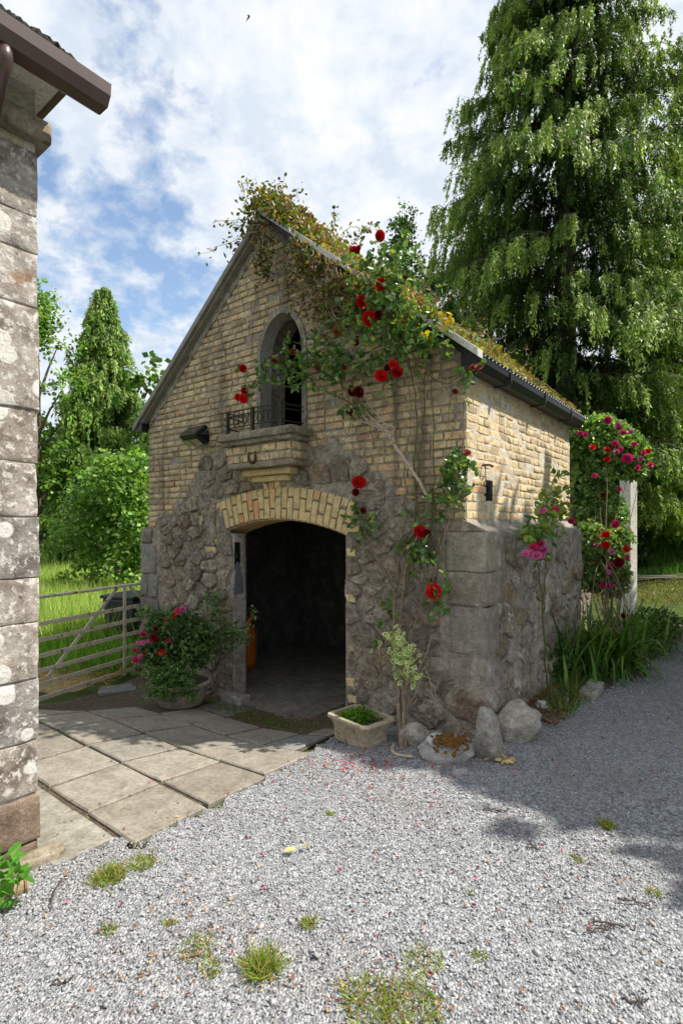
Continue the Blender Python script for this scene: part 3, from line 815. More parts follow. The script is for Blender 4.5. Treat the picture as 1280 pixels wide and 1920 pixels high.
# --- rubble: each stone cut to its neighbours
def clip_poly(P, a, b, c):
    """keep a*x+b*z<=c"""
    out = []
    for i in range(len(P)):
        p, q = P[i], P[(i + 1) % len(P)]
        dp, dq = a * p[0] + b * p[1] - c, a * q[0] + b * q[1] - c
        if dp <= 0: out.append(p)
        if dp * dq < 0:
            t = dp / (dp - dq); out.append((p[0] + (q[0] - p[0]) * t, p[1] + (q[1] - p[1]) * t))
    return out
def voronoi_cells(seeds, asp, extra=0.6):
    S = np.array(seeds) * np.array([asp, 1.0])
    cells = []
    for i, s in enumerate(S):
        P = [(s[0] - extra, s[1] - extra), (s[0] + extra, s[1] - extra), (s[0] + extra, s[1] + extra), (s[0] - extra, s[1] + extra)]
        d = np.linalg.norm(S - s, axis=1); order = np.argsort(d)[1:22]
        for j in order:
            o = S[j]; n = o - s; mid = (o + s) / 2
            P = clip_poly(P, n[0], n[1], n @ mid)
            if len(P) < 3: break
        cells.append([(x / asp, z) for x, z in P])
    return cells
def darts(x0, x1, z0, z1, rfn, asp, tries, r):
    pts = []
    for _ in range(tries):
        x, z = r.uniform(x0, x1), r.uniform(z0, z1)
        d = rfn(x, z)
        if all(((x - a) * asp) ** 2 + (z - b) ** 2 > (0.5 * (d + e)) ** 2 for a, b, e in pts): pts.append((x, z, d))
    return pts
def stone_from_poly(P, r, proud, gap, place, mat, parent, name='stone', round_=True, pool=None):
    if len(P) < 3: return None
    cx = sum(p[0] for p in P) / len(P); cz = sum(p[1] for p in P) / len(P)
    for _ in range(2 if round_ else 0):
        Q = []
        for i in range(len(P)):
            p, q = P[i], P[(i + 1) % len(P)]
            Q.append((p[0] * .86 + q[0] * .14, p[1] * .86 + q[1] * .14)); Q.append((p[0] * .14 + q[0] * .86, p[1] * .14 + q[1] * .86))
        P = Q
    P = [p for i, p in enumerate(P) if math.hypot(p[0] - P[i - 1][0], p[1] - P[i - 1][1]) > 0.006]
    if len(P) < 4: return None
    rad = sum(math.hypot(p[0] - cx, p[1] - cz) for p in P) / len(P)
    if rad < 0.025: return None
    def sc(f, y, jit):
        return [place(cx + (p[0] - cx) * f + r.gauss(0, jit), y + r.gauss(0, jit * .6), cz + (p[1] - cz) * f + r.gauss(0, jit)) for p in P]
    f0 = max(0.6, 1 - gap / rad)
    n = len(P)
    rings = [sc(f0, 0.03, 0.0), sc(f0 * .985, -proud * .45, 0.004), sc(f0 * .88, -proud * .9, 0.007), sc(f0 * .45, -proud * 1.0, 0.009)]
    V = [p for q in rings for p in q] + [place(cx, -proud * r.uniform(.9, 1.1), cz)]
    Fc = []
    for k in range(3): Fc += [(k * n + i, k * n + (i + 1) % n, (k + 1) * n + (i + 1) % n, (k + 1) * n + i) for i in range(n)]
    Fc += [(3 * n + i, 3 * n + (i + 1) % n, 4 * n) for i in range(n)]
    def make(nm, VV, FF):
        me = bpy.data.meshes.new(nm); me.from_pydata(VV, [], FF)
        bm = bmesh.new(); bm.from_mesh(me); bmesh.ops.recalc_face_normals(bm, faces=bm.faces); bm.to_mesh(me); bm.free()
        me.materials.append(mat)
        return link(nm, me, parent)
    if pool is None: return make(name, V, Fc)
    pool.append((rad, V, Fc, make))
rr = random.Random(21)
def rsize(x, z):
    if z > 1.75: return rr.choice((.11, .14, .17, .22))
    if x > 1.9: return rr.choice((.16, .22, .32))
    return rr.choice((.09, .11, .14, .18, .25))
seeds = darts(-2.55, 2.6, -0.6, 2.75, rsize, 0.68, 9000, rr)
cells = voronoi_cells([s[:2] for s in seeds], 0.68)
REX = ARX + 0.335; pool_f = []
def in_arch_ring(x, z): 
    d = math.hypot(x - ACX, z - AZ0)
    return d < REX + .01 and z > 1.50 + 0 * x and abs(x - ACX) < 1.04
for (sx, sz, sd), P in zip(seeds, cells):
    if sz > float(rub_top(np.array(sx))) - 0.03 or sz < -0.42 or sx < -2.36 or sx > 2.42: continue
    if DL + .22 < sx < DR and sz < 1.62: continue
    if in_arch_ring(sx, sz): continue
    if sx > 1.98 and 0.60 < sz < 1.66: continue            # dressed quoins stand here
    if sx < -1.98 and 0.55 < sz < 1.62: continue
    if sx < (DL + DR) / 2 and sz < 1.7: P = clip_poly(P, 1, 0, -0.578)
    if sx > (DL + DR) / 2 and sz < 1.7: P = clip_poly(P, -1, 0, -1.025)
    P = clip_poly(P, -1, 0, 2.385); P = clip_poly(P, 1, 0, 2.42)
    if sx > 1.5 and .6 < sz < 1.66: P = clip_poly(P, 1, 0, 2.01)
    if sx < -1.5 and .55 < sz < 1.62: P = clip_poly(P, -1, 0, 2.0)
    P2 = []
    for (x, z) in P:
        d = math.hypot(x - ACX, z - AZ0)
        if z > 1.5 and abs(x - ACX) < 1.05 and d < REX:
            k = REX / max(d, .01); x, z = ACX + (x - ACX) * k, AZ0 + (z - AZ0) * k
        P2.append((x, z))
    pr = rr.uniform(.014, .055) * (1.15 if sx < 0 else 0.8)
    bulge = 0.10 * max(0.0, 0.5 - sz) if sx > 1.3 else 0.05 * max(0, 0.4 - sz)
    stone_from_poly(P2, rr, pr + bulge, rr.uniform(.008, .022), lambda x, y, z: (x, y, z), m_rubble, front, pool=pool_f)
def emit(pool, limit):
    pool.sort(key=lambda q: -q[0])
    for q in pool[:limit]: q[3]('stone', q[1], q[2])
    VV, FF = [], []
    for q in pool[limit:]:
        b_ = len(VV); VV += q[1]; FF += [tuple(i + b_ for i in f) for f in q[2]]
    if VV: tag(pool[0][3]('small_stones', VV, FF), kind='stuff')
emit(pool_f, 235)
# battered foot behind the lowest stones
mb = MB()
mb.prism([(1.06, -0.5), (2.42, -0.5), (2.38, 0.62), (1.5, 0.5)], lambda p, t: (p[0], -0.03 + 0.06 * t, p[1])); mb.obj('wall_foot', m_mortar, front)


# --- uneven mortar bedding the bricks and stones
def mortar_face(name, u0, u1, z0, z1, cell, inside, depth, place, mat, parent):
    us, zs_ = np.arange(u0, u1 + cell * .5, cell), np.arange(z0, z1 + cell * .5, cell)
    n0_ = len(us); mb_ = MB()
    for zq in zs_:
        for uq in us: mb_.v.append(place(uq, depth(uq, zq), zq))
    for j_ in range(len(zs_) - 1):
        for i_ in range(n0_ - 1):
            if all(inside(a_, b_) for a_ in (us[i_], us[i_ + 1]) for b_ in (zs_[j_], zs_[j_ + 1])):
                mb_.f.append((j_ * n0_ + i_, j_ * n0_ + i_ + 1, (j_ + 1) * n0_ + i_ + 1, (j_ + 1) * n0_ + i_))
    used = sorted({i for f in mb_.f for i in f}); mp_ = {o: k for k, o in enumerate(used)}
    mb_.v = [mb_.v[i] for i in used]; mb_.f = [tuple(mp_[i] for i in f) for f in mb_.f]
    return mb_.obj(name, mat, parent, smooth=True, fix=False)
def in_front(x, z):
    if abs(x) > (HW - .001 if z > 1.64 else 2.352): return False
    if z > ZA - SL * abs(x) - .03 or z < -.5: return False
    wh_ = win_half(z, 0.045)
    if wh_ and wh_[0] < x < wh_[1]: return False
    if -.80 < x < 1.02 and z < arch_z(x) + .004 and not (x < -.575 and z < 1.55): return False
    return True
def depth_front(x, z):
    r_ = float(rub_top(np.array(x)))
    if z > r_: return -0.0035 - 0.010 * max(-.3, mnoise.fractal(Vector((x * 5, z * 5, 1)), 1, 2, 4)) + .003 * mnoise.noise(Vector((x * 40, z * 40, 0)))
    b_ = (0.10 * max(0.0, 0.5 - z) if x > 1.3 else 0.05 * max(0, 0.4 - z))
    return 0.001 - b_ * .8 - 0.024 * mnoise.fractal(Vector((x * 4.5, z * 4.5, 7)), 1, 2, 5) + .006 * mnoise.noise(Vector((x * 30, z * 30, 0)))
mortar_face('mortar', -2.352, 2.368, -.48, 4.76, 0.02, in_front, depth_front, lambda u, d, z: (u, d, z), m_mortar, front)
mortar_face('mortar', 0.0, LEN, 1.66, ZE, 0.02, lambda u, z: not (HOLE[0] < u < HOLE[1] and HOLE[2] < z < HOLE[3]), lambda u, z: 0.003 + 0.009 * max(-.3, mnoise.fractal(Vector((u * 5, z * 5, 3)), 1, 2, 4)), lambda u, d, z: (HW + d, u, z), m_mortar_s, side)
# --- voussoirs
BA = [brick_mesh(40 + k, m_archbrick, 0.072, 0.215, 0.012) for k in range(6)]
BA2 = [brick_mesh(50 + k, m_archbrick, 0.072, 0.102, 0.012) for k in range(6)]
half = math.asin((DR - ACX) / ARX) + 0.012
nv = 24
ra = random.Random(3)
for i in range(nv):
    a = -half + 2 * half * (i + .5) / nv
    long_first = i % 2 == 0
    spans = [(ARX + .004, .215), (ARX + .231, .098)] if long_first else [(ARX + .004, .098), (ARX + .114, .215)]
    for (r0, ln) in spans:
        rc = r0 + ln / 2
        me = ra.choice(BA if ln > .15 else BA2)
        o = link('arch_brick', me, front)
        o.location = (ACX + rc * math.sin(a), -0.012 + ra.uniform(-.004, .002), AZ0 + rc * math.cos(a))
        o.rotation_euler = (0, a + ra.gauss(0, .008), 0)
        wd = 2 * half * rc / nv - 0.013
        o.scale = (wd / .072, 1.0, ln / (.215 if ln > .15 else .102) * ra.uniform(.96, 1.0))
mb = MB()                                          # soffit of the arch, brick on its underside
for j in range(4):
    for i in range(nv):
        a0 = -half + 2 * half * (i + .08) / nv; a1 = -half + 2 * half * (i + .92) / nv
        y0 = 0.006 + j * 0.1; y1 = y0 + 0.088; r0, r1 = ARX - .008, ARX + .02
        vs = []
        for (a, r_) in ((a0, r0), (a1, r0), (a1, r1), (a0, r1)):
            for y in (y0, y1): vs.append((ACX + r_ * math.sin(a), y, AZ0 + r_ * math.cos(a)))
        mb.add(vs, [(0, 1, 3, 2), (2, 3, 5, 4), (4, 5, 7, 6), (6, 7, 1, 0), (0, 2, 4, 6), (1, 7, 5, 3)])
tag(mb.obj('arch_soffit', m_archbrick, front), kind='stuff')
for (x, z, w, h, rot) in ((-1.02, 1.63, .13, .062, 0), (-1.0, 1.70, .15, .06, .02), (-0.98, 1.78, .12, .07, -.18), (-1.10, 1.70, .05, .12, .3), (-.93, 1.545, .19, .065, 0), (-.86, 1.465, .2, .065, .01), (-.93, 1.37, .2, .066, 0), (1.13, 1.62, .13, .065, 0), (1.1, 1.40, .1, .075, 0), (1.1, 0.98, .09, .08, 0), (1.1, 0.20, .1, .075, 0), (1.12, 0.05, .1, .07, 0), (0.06, 2.13, .07, .2, -.1), (-.03, 2.12, .06, .19, -.14), (.15, 2.13, .07, .2, .03), (0.30, 2.14, .2, .065, 0), (-.2, 2.16, .2, .065, 0)):
    o = link('arch_brick', ra.choice(BA), front, (x, -0.022, z), (0, rot, 0), (w / .072, 1.3, h / .215))

# --- dressed quoins at both front corners
for k, (x0, z0, z1, d) in enumerate(((2.06, 1.28, 1.600, .22), (1.97, 1.01, 1.275, .36), (2.09, 0.62, 1.005, .28))):
    rough_block('quoin_stone', x0, 2.405 - .006 * k, -0.030 + .006 * k, d, z0, z1, m_quoin, front, 0.008 + .005 * k, 4, k, .016)
for k, (x1, z0, z1) in enumerate(((-2.15, 1.42, 1.60), (-2.06, 1.02, 1.40), (-2.24, 0.72, 1.0), (-2.02, 0.72, 1.0), (-2.0, 0.28, 0.70), (-2.1, -0.1, .26))):
    x0 = -2.395 if k != 3 else -2.22
    rough_block('quoin_stone', x0, x1, -0.03, .3, z0, z1, m_quoin, front, 0.014, 3, 10 + k)
# --- side plinth: lumpy worn render over stone, spreading at the foot
mb = MB(); ny, nz = 70, 50
for j in range(nz + 1):
    for i in range(ny + 1):
        y = -0.015 + (LEN + .02) * i / ny; z = -0.3 + 1.93 * j / nz
        bt = 0.03 + 0.11 * max(0, (0.55 - z)) ** 1.3
        nn = mnoise.fractal(Vector((y * 2.6, z * 2.6, 4.0)), 1.0, 2.0, 6) * 0.036 + mnoise.fractal(Vector((y * 9, z * 9, 0)), 1, 2, 3) * 0.014
        x = HW + 0.115 + bt + nn
        if j == nz: x = HW + 0.06
        mb.v.append((x, y, z + (0.035 * mnoise.noise(Vector((y * 4, 0, 9))) if j >= nz - 1 else 0)))
b0 = len(mb.v)
for i in range(ny + 1): mb.v.append((HW - .01, -0.015 + (LEN + .02) * i / ny, 1.72))
mb.f += [(j * (ny + 1) + i, j * (ny + 1) + i + 1, (j + 1) * (ny + 1) + i + 1, (j + 1) * (ny + 1) + i) for j in range(nz) for i in range(ny)]
mb.f += [(nz * (ny + 1) + i, nz * (ny + 1) + i + 1, b0 + i + 1, b0 + i) for i in range(ny)]
mb.f += [(j * (ny + 1), (j + 1) * (ny + 1), len(mb.v) + (j + 1), len(mb.v) + j) for j in range(nz)]
for j in range(nz + 1): mb.v.append((HW - 0.05, 0.03, -0.3 + 1.93 * j / nz))
b1 = len(mb.v)
mb.f += [(j * (ny + 1) + ny, b1 + j, b1 + j + 1, (j + 1) * (ny + 1) + ny) for j in range(nz)]
for j in range(nz + 1): mb.v.append((HW - 0.05, LEN - .02, -0.3 + 1.93 * j / nz))
plinth = mb.obj('plinth', m_plinth, bld, smooth=True)
def plinth_x(y, z): return HW + 0.115 + 0.03 + 0.11 * max(0, (0.55 - z)) ** 1.3 + mnoise.fractal(Vector((y * 2.6, z * 2.6, 4.0)), 1.0, 2.0, 6) * 0.036
pool_s = []
sds = darts(-.2, LEN + .2, -.4, 1.8, lambda x, z: rr.choice((.11, .15, .2, .28)), .7, 3500, rr)
for (sx, sz, _), P in zip(sds, voronoi_cells([q[:2] for q in sds], .7)):
    if not (0.05 < sx < LEN - .1 and -.2 < sz < 1.5) or rr.random() < .25: continue
    if sx < .4 and sz > .55: continue
    P = clip_poly(clip_poly(P, -1, 0, -.02), 1, 0, LEN - .03); P = clip_poly(P, 0, 1, 1.58)
    stone_from_poly(P, rr, rr.uniform(.006, .032), rr.uniform(.012, .03), lambda x, y, z: (plinth_x(sx, sz) - y, x, z), m_rubble if rr.random() < .6 else m_plinth, plinth, pool=pool_s)
emit(pool_s, 60)
# crumbled mortar ledge on top of the plinth at the near corner
mb = MB(); mb.prism([(1.93, 1.600), (2.40, 1.605), (2.30, 1.66), (2.20, 1.70), (1.95, 1.66)], lambda p, t: (p[0], -0.028 + 0.05 * t, p[1])); mb.obj('mortar_ledge', m_mortar, front, bevel=.008)

# --- lancet window: rendered band round the opening, reveal
ou, inn = lancet(0.062), lancet(0.0)
mb = MB(); n = len(ou)
for y in (-0.016, 0.02):
    for p in ou: mb.v.append((p[0], y, p[1]))
    for p in inn: mb.v.append((p[0], y, p[1]))
for i in range(n - 1):
    mb.f += [(i, i + 1, n + i + 1, n + i), (i, 2 * n + i, 2 * n + i + 1, i + 1), (n + i, n + i + 1, 3 * n + i + 1, 3 * n + i)]
mb.obj('window_band', m_mortar, front, smooth=False)
inn2 = lancet(-0.004); inn3 = lancet(-0.03)
mb = MB(); n = len(inn2)
for p in inn2: mb.v.append((p[0], -0.010, p[1]))
for p in inn3: mb.v.append((p[0], 0.12, p[1]))
for p in lancet(0.03): mb.v.append((p[0], 0.15, p[1]))
mb.f += [(i, i + 1, n + i + 1, n + i) for i in range(n - 1)] + [(n + i, n + i + 1, 2 * n + i + 1, 2 * n + i) for i in range(n - 1)]
mb.obj('window_reveal', m_render, front)
# --- balcony
bal = empty('balcony'); bal.parent = bld
rough_block('balcony_slab', -0.475, 0.625, -0.325, 0.0, 2.525, 2.60, m_conc, bal, 0.006, 4, 31, 0.012)
rough_block('balcony_moulding', -0.435, 0.585, -0.29, 0.0, 2.478, 2.526, m_conc, bal, 0.005, 4, 32, 0.010)
mb = MB(); mb.box(-0.37, 0.54, -0.238, 0, 2.29, 2.48); mb.obj('corbel_core', m_mortar, bal)
rb2 = random.Random(8)
for r_, zc_ in enumerate((2.425, 2.335)):
    x = -0.385 + (0.0 if r_ else 0.09)
    if not r_: o = link('brick', rb2.choice(BM_F), bal, (-0.34, -0.238, zc_), None, (.085 / .215, 1.2, .075 / .067))
    while x < 0.50:
        w = min(.215, 0.545 - x)
        if w > 0.05:
            o = link('brick', rb2.choice(BM_F), bal, (x + w / 2, -0.238, zc_), (0, rb2.gauss(0, .01), 0), ((w - .014) / .215, 1.2, .075 / .067))
        x += .215 if r_ else .215
    for y in (-0.17, -0.06):
        o = link('brick', rb2.choice(BM_F), bal, (0.54, y, zc_), (0, 0, math.pi / 2), (.105 / .215, 1.2, .075 / .067))
rough_block('corbel_stone', -0.40, 0.575, -0.255, 0.0, 2.235, 2.292, m_conc, bal, 0.010, 4, 33, 0.014)
rough_block('corbel_foot', -0.26, 0.44, -0.15, 0.0, 2.165, 2.236, m_archbrick, bal, 0.008, 3, 34, 0.012)
rough_block('corbel_foot', -0.18, 0.36, -0.09, 0.0, 2.105, 2.166, m_archbrick, bal, 0.008, 3, 35, 0.012)
# railing
mb = MB()
def bar(a, b, r_=0.007, n=5): mb.tube([a, b], r_, n)
posts = [(-0.34, -0.27), (0.06, -0.29), (0.44, -0.27), (0.50, -0.04), (-0.40, -0.04)]
for (x, y) in posts[:3]:
    mb = MB(); mb.box(x - .016, x + .016, y - .016, y + .016, 2.595, 2.84); mb.obj('railing_post', m_iron, bal)
mb = MB()
for z_ in (2.665, 2.785, 2.83):
    mb = MB()
    bar((-0.34, -0.27, z_), (0.06, -0.29, z_)); bar((0.06, -0.29, z_), (0.44, -0.27, z_)); bar((0.44, -0.27, z_), (0.50, 0.0, z_)); bar((-0.34, -0.27, z_), (-0.40, 0.0, z_))
    mb.obj('railing_rail', m_iron, bal)
mb = MB()
for i in range(11):
    mb = MB(); x = -0.30 + i * 0.072; bar((x, -0.28, 2.665), (x, -0.28, 2.83), 0.005); mb.obj('railing_bar', m_iron, bal)
mb = MB()
for cx_, r_ in ((-0.20, .034), (-0.06, .034), (0.16, .034), (0.30, .034), (-0.355, .03), (0.455, .036)):
    mb = MB(); mb.tube([(cx_ + r_ * math.cos(a), -0.285, 2.725 + r_ * 1.2 * math.sin(a)) for a in np.linspace(0, 2 * math.pi, 13)], 0.0055, 5); mb.obj('railing_scroll', m_iron, bal)

# --- roof
roof = empty('roof'); roof.parent = bld
RO = 0.135
def roof_z(x): return ZA + RO - SL * abs(x)
for sgn in (1, -1):
    mb = MB(); n = 170; xe = HW + 0.165
    rows_ = [0.0, 0.5, 1.2, 1.9, xe]
    for x in rows_:
        for i in range(n + 1):
            y = -0.10 + (LEN + 0.22) * i / n
            mb.v.append((sgn * x, y, roof_z(x) + 0.011 * math.sin(y * 2 * math.pi / 0.0762)))
    w = n + 1
    mb.f += [(k * w + i, k * w + i + 1, (k + 1) * w + i + 1, (k + 1) * w + i) for k in range(len(rows_) - 1) for i in range(n)]
    mb.obj('roof_sheet', m_tin, roof, smooth=True)
    mb = MB(); mb.prism([(0, roof_z(0) - .02), (sgn * (HW + .12), roof_z(HW + .12) - .02), (sgn * (HW + .12), roof_z(HW + .12) - .06), (0, roof_z(0) - .10)], lambda p, t: (p[0], -0.02 + (LEN + .06) * t, p[1]))
    mb.obj('light_block_deck', m_inner, roof)  # unseen slab added below the sheets to block light
def verge(sgn, x0, x1, top, thick, y0, y1, mat, name):
    mb = MB()
    nrm = math.hypot(1, SL)
    mb.prism([(sgn * x0, roof_z(x0) + top), (sgn * x1, roof_z(x1) + top), (sgn * x1, roof_z(x1) + top - thick * nrm), (sgn * x0, roof_z(x0) + top - thick * nrm)], lambda p, t: (p[0], y0 + (y1 - y0) * t, p[1]))
    return mb.obj(name, mat, roof, bevel=.006)
verge(-1, 0.0, HW + 0.20, 0.018, 0.060, -0.125, -0.086, m_verge, 'barge_board')
verge(-1, 0.0, HW + 0.17, -0.03, 0.05, -0.087, 0.0, m_verge, 'verge_soffit')
verge(1, 0.0, HW + 0.165, 0.024, 0.05, -0.15, -0.05, m_verge_m, 'verge_cap')
verge(1, 0.0, HW + 0.10, -0.035, 0.05, -0.10, 0.0, m_gutter_k, 'verge_soffit')  # black colour stands for the shadow under the right verge
for sgn in (-1, 1):                                  # mortar fillet between gable brick and verge
    mb = MB(); top = lambda x: roof_z(x) - .075; bot = lambda x: ZA - SL * x - .075
    seg = 26; pl = []
    for i in range(seg + 1):
        x = (HW - .03) * i / seg; pl.append((sgn * x, top(x)))
    for i in range(seg, -1, -1):
        x = (HW - .03) * i / seg; pl.append((sgn * x, bot(x) + random.uniform(-.022, .022)))
    vs = [(p[0], -0.018, p[1]) for p in pl]; m2 = len(pl)
    mb.add(vs, [(i, i + 1, m2 - 2 - i, m2 - 1 - i) for i in range(seg)])
    mb.obj('verge_fillet', m_mortar, roof, fix=False)
# --- gutters
def gutter(parent, name, x0, w, h, y0, y1, ztop, mat, sgn=1):
    prof = [(0, 0), (0, -h * .92), (w * .12, -h), (w * .72, -h), (w * .95, -h * .55), (w, 0), (w - .006, 0), (w * .95 - .006, -h * .5), (w * .7, -h + .006), (w * .14, -h + .006), (.006, -h * .9), (.006, 0)]
    mb = MB(); n = len(prof)
    mb.prism([(x0 + p[0] * sgn, ztop + p[1]) for p in prof], lambda p, t: (p[0], y0 + (y1 - y0) * t, p[1]))
    o = mb.obj(name, mat, parent)
    mb = MB(); pe = prof[:6]
    for yy, d in ((y0 - .004, .004), (y1, .004)):
        mb.prism([(x0 + p[0] * sgn, ztop + p[1] + .001) for p in pe], lambda p, t: (p[0], yy + d * t, p[1]))
    mb.obj('gutter_stop_end', mat, parent)
    return o
gut = gutter(bld, 'gutter', HW + 0.012, 0.15, 0.125, -0.11, LEN + 0.08, 2.985, m_gutter_k)
for y in (0.55, 1.5, 2.45):
    mb = MB(); mb.box(HW + 0.010, HW + 0.156, y - .015, y + .015, 2.852, 2.859); mb.box(HW + .160, HW + .166, y - .015, y + .015, 2.88, 2.992); mb.obj('gutter_bracket', m_gutter_k, gut)
gutter(bld, 'gutter', -HW - 0.012, 0.13, 0.10, -0.10, LEN, 2.975, m_gutter_k, -1)
mb = MB(); mb.box(-HW - .0, -HW + .07, -0.012, 0.03, 2.99, 3.05); mb.obj('socket_shade', m_hole_shade, bld)  # black box painting the shade of an open socket
# --- iron bits on the walls
mb = MB(); mb.tube([(HW - .02, .30, 2.155), (HW + .07, .30, 2.155), (HW + .075, .36, 2.15), (HW + .05, .40, 2.15)], .009, 6); mb.tube([(HW + .035, .30, 2.155), (HW + .04, .30, 2.05), (HW + .02, .30, 1.98)], .004, 5); mb.obj('iron_hook', m_rust, bld)

# ================================================================== HOUSE CORNER ON THE LEFT
HP = Vector((-1.512, 2.659, 0))
house = empty('stone_house', HP, BRZ, 'lichen spotted stone house corner with brown gutter', 'house')
zj = [3.50, 3.18, 2.995, 2.73, 2.22, 1.956, 1.69, 1.39, 1.17, 0.89, 0.585, 0.33]
mb = MB(); mb.box(-0.70, -0.008, -6.0, -0.012, -0.3, 3.9); mb.obj('wall_core', m_housemortar, house)
rh = random.Random(4)
for i in range(len(zj) - 1):
    y = 0.0; first = True
    while y > -2.6:
        w = rh.uniform(.34, .5) if i % 2 == 0 else rh.uniform(.26, .36)
        if not first: w = rh.uniform(.25, .6)
        dz = rh.uniform(-.012, .012)
        rough_block('wall_stone', -0.35, rh.uniform(-.004, .006), y - w, y - (0.0 if first else .008) + (rh.uniform(-.004, .006) if first else 0), zj[i + 1] + .003, zj[i] - .003, m_house, house, 0.007, 5, i * 9 + int(y * 10), 0.005)
        y -= w; first = False
rough_block('base_stone', -0.35, .012, -0.55, 0.008, 0.095, .322, m_house_dark, house, 0.012, 4, 91, .012)
rough_block('base_stone', -0.35, .004, -0.16, 0.004, -0.02, .088, m_house_dark, house, 0.010, 3, 92, .010)
rough_block('base_stone', -0.35, .010, -0.75, -0.17, -0.02, .088, m_house_dark, house, 0.010, 3, 93, .010)
rough_block('base_stone', -0.35, .010, -2.0, -0.56, 0.095, .322, m_house_dark, house, 0.012, 3, 94, .012)
# eaves
rough_block('ledge_stone', -0.4, .055, -2.5, 0.045, 3.545, 3.655, m_conc, house, 0.005, 3, 95, .014)
rough_block('packing_stone', -0.3, .000, -0.42, -0.06, 3.495, 3.545, m_trough, house, 0.006, 2, 96, .008)
mb = MB(); mb.box(-0.5, -0.03, -2.5, -0.045, 3.64, 3.95); mb.obj('eaves_block', m_roofmoss, house)
mb = MB(); mb.box(-0.3, 0.185, -2.5, 0.062, 3.815, 3.83); mb.obj('soffit_board', m_soffit, house)
mb = MB(); mb.box(0.172, 0.19, -2.5, 0.085, 3.795, 3.92); mb.box(-0.3, 0.171, 0.063, 0.085, 3.795, 3.92); mb.obj('fascia_board', m_gutter_b, house)
g2 = gutter(house, 'gutter', 0.193, 0.125, 0.10, -2.6, 0.205, 3.825, m_gutter_b)
mb = MB(); mb.tube([(0.25, -0.10, 3.74), (0.25, -0.10, 3.68), (0.20, -0.10, 3.63), (0.09, -0.10, 3.50), (0.06, -0.12, 3.44), (0.06, -0.14, 3.0), (0.06, -0.16, -0.02)], .034, 12)
mb.obj('downpipe', m_gutter_b, house, smooth=True, loc=(0, -0.14, 0))
mb = MB(); rt = random.Random(2)
for i in range(9):
    y1 = 0.13 - i * 0.3
    mb.box(-1.2, 0.20 + rt.uniform(-.01, .01), y1 - .285, y1, 3.90 + rt.uniform(-.004, .004), 3.925, Matrix.Translation((.18, 0, 3.9)) @ Matrix.Rotation(R(35), 4, 'Y') @ Matrix.Translation((-.18, 0, -3.9)))
mb.obj('roof_tiles', m_slate, house)
bm = bmesh.new()
for i in range(150):
    y = 0.12 - i * 0.018; s = rt.uniform(.018, .045)
    x = 0.17 + rt.uniform(-.09, .03); z_ = 3.935 + (0.17 - x) * .7
    mtx = Matrix.Translation((x, y, z_)) @ Matrix.Diagonal((s, s * 1.2, s * .8, 1))
    g_ = bmesh.ops.create_icosphere(bm, subdivisions=1, radius=1.0, matrix=mtx)
    for v in g_['verts']: v.co += mnoise.noise_vector(v.co * 40) * .012
me = bpy.data.meshes.new('moss'); bm.to_mesh(me); bm.free(); me.materials.append(m_roofmoss)
tag(link('moss', me, house), kind='stuff')
# kerb and clay pipe at the house foot
def w2(px, py): return GP(px, py)
ks = rough_block('kerb_stone', -0.22, 0.22, -0.05, 0.05, -0.03, 0.06, m_conc, None, 0.008, 3, 97, .016, loc=w2(28, 1640), rot=(0, 0, R(48)))
tag(ks, 'long pale kerb stone lying along the foot of the house wall', 'stone')
dp = empty('drain_pipe', w2(20, 1682), R(42), 'short mossy clay drain pipe lying in the gravel by the house', 'pipe')
mb = MB(); mb.tube([(-.20, 0, .03), (.055, 0, .03)], .036, 14); mb.obj('pipe_barrel', m_clay, dp, smooth=False)
for x in (0.0, .058):
    mb = MB(); mb.tube([(x - .008, 0, .03), (x, 0, .03), (x + .008, 0, .03)], [.042, .047, .042], 14); mb.obj('pipe_collar', m_clay, dp)

# ================================================================== GATE, BIN
GA, GB = Vector((-3.55, 5.38, -0.34)), Vector((-2.66, 7.44, -0.36))
gate = empty('field_gate', GA, math.atan2(GB.y - GA.y, GB.x - GA.x), 'rusty cream painted metal field gate left of the outbuilding', 'gate')
GLn = (GB - GA).length
for k, zr in enumerate((1.20, 0.90, 0.72, 0.545, 0.38, 0.225, 0.07)):
    mb = MB()
    if k == 0: mb.tube([(0, 0, zr), (GLn * .5, 0, zr - .004), (GLn, 0, zr)], .019, 10)
    else: mb.box(0, GLn, -.005, .005, zr - .024, zr + .024)
    mb.obj('rail', m_gate, gate)
for x in (0.03, 1.76):
    mb = MB(); mb.box(x - .022, x + .022, -.017, -.0055, .02, 1.19); mb.obj('upright', m_gate, gate)
for (xa, za, xb, zb) in ((1.66, 1.18, 0.66, .28), (1.86, 1.18, 2.24, .86)):
    mb = MB(); d = Vector((xb - xa, 0, zb - za)); L_ = d.length
    mb.box(0, L_, .0055, .016, -.022, .022, Matrix.Translation((xa, 0, za)) @ Matrix.Rotation(-math.atan2(d.z, d.x), 4, 'Y')); mb.obj('brace', m_gate, gate)
bn = empty('wheelie_bin', (-3.16, 8.05, -0.36), R(-20), 'dark plastic bin standing behind the gate in the field', 'bin')
mb = MB(); z0, z1 = 0.04, 0.93
mb.add([(-.22, -.24, z0), (.22, -.24, z0), (.22, .24, z0), (-.22, .24, z0), (-.29, -.30, z1), (.29, -.30, z1), (.29, .32, z1), (-.29, .32, z1)], [(0, 3, 2, 1), (4, 5, 6, 7), (0, 1, 5, 4), (1, 2, 6, 5), (2, 3, 7, 6), (3, 0, 4, 7)])
mb.obj('body', m_bin, bn, bevel=.03)
mb = MB(); mb.box(-.305, .305, -.33, .34, .932, .985); mb.obj('lid', m_bin, bn, bevel=.02)
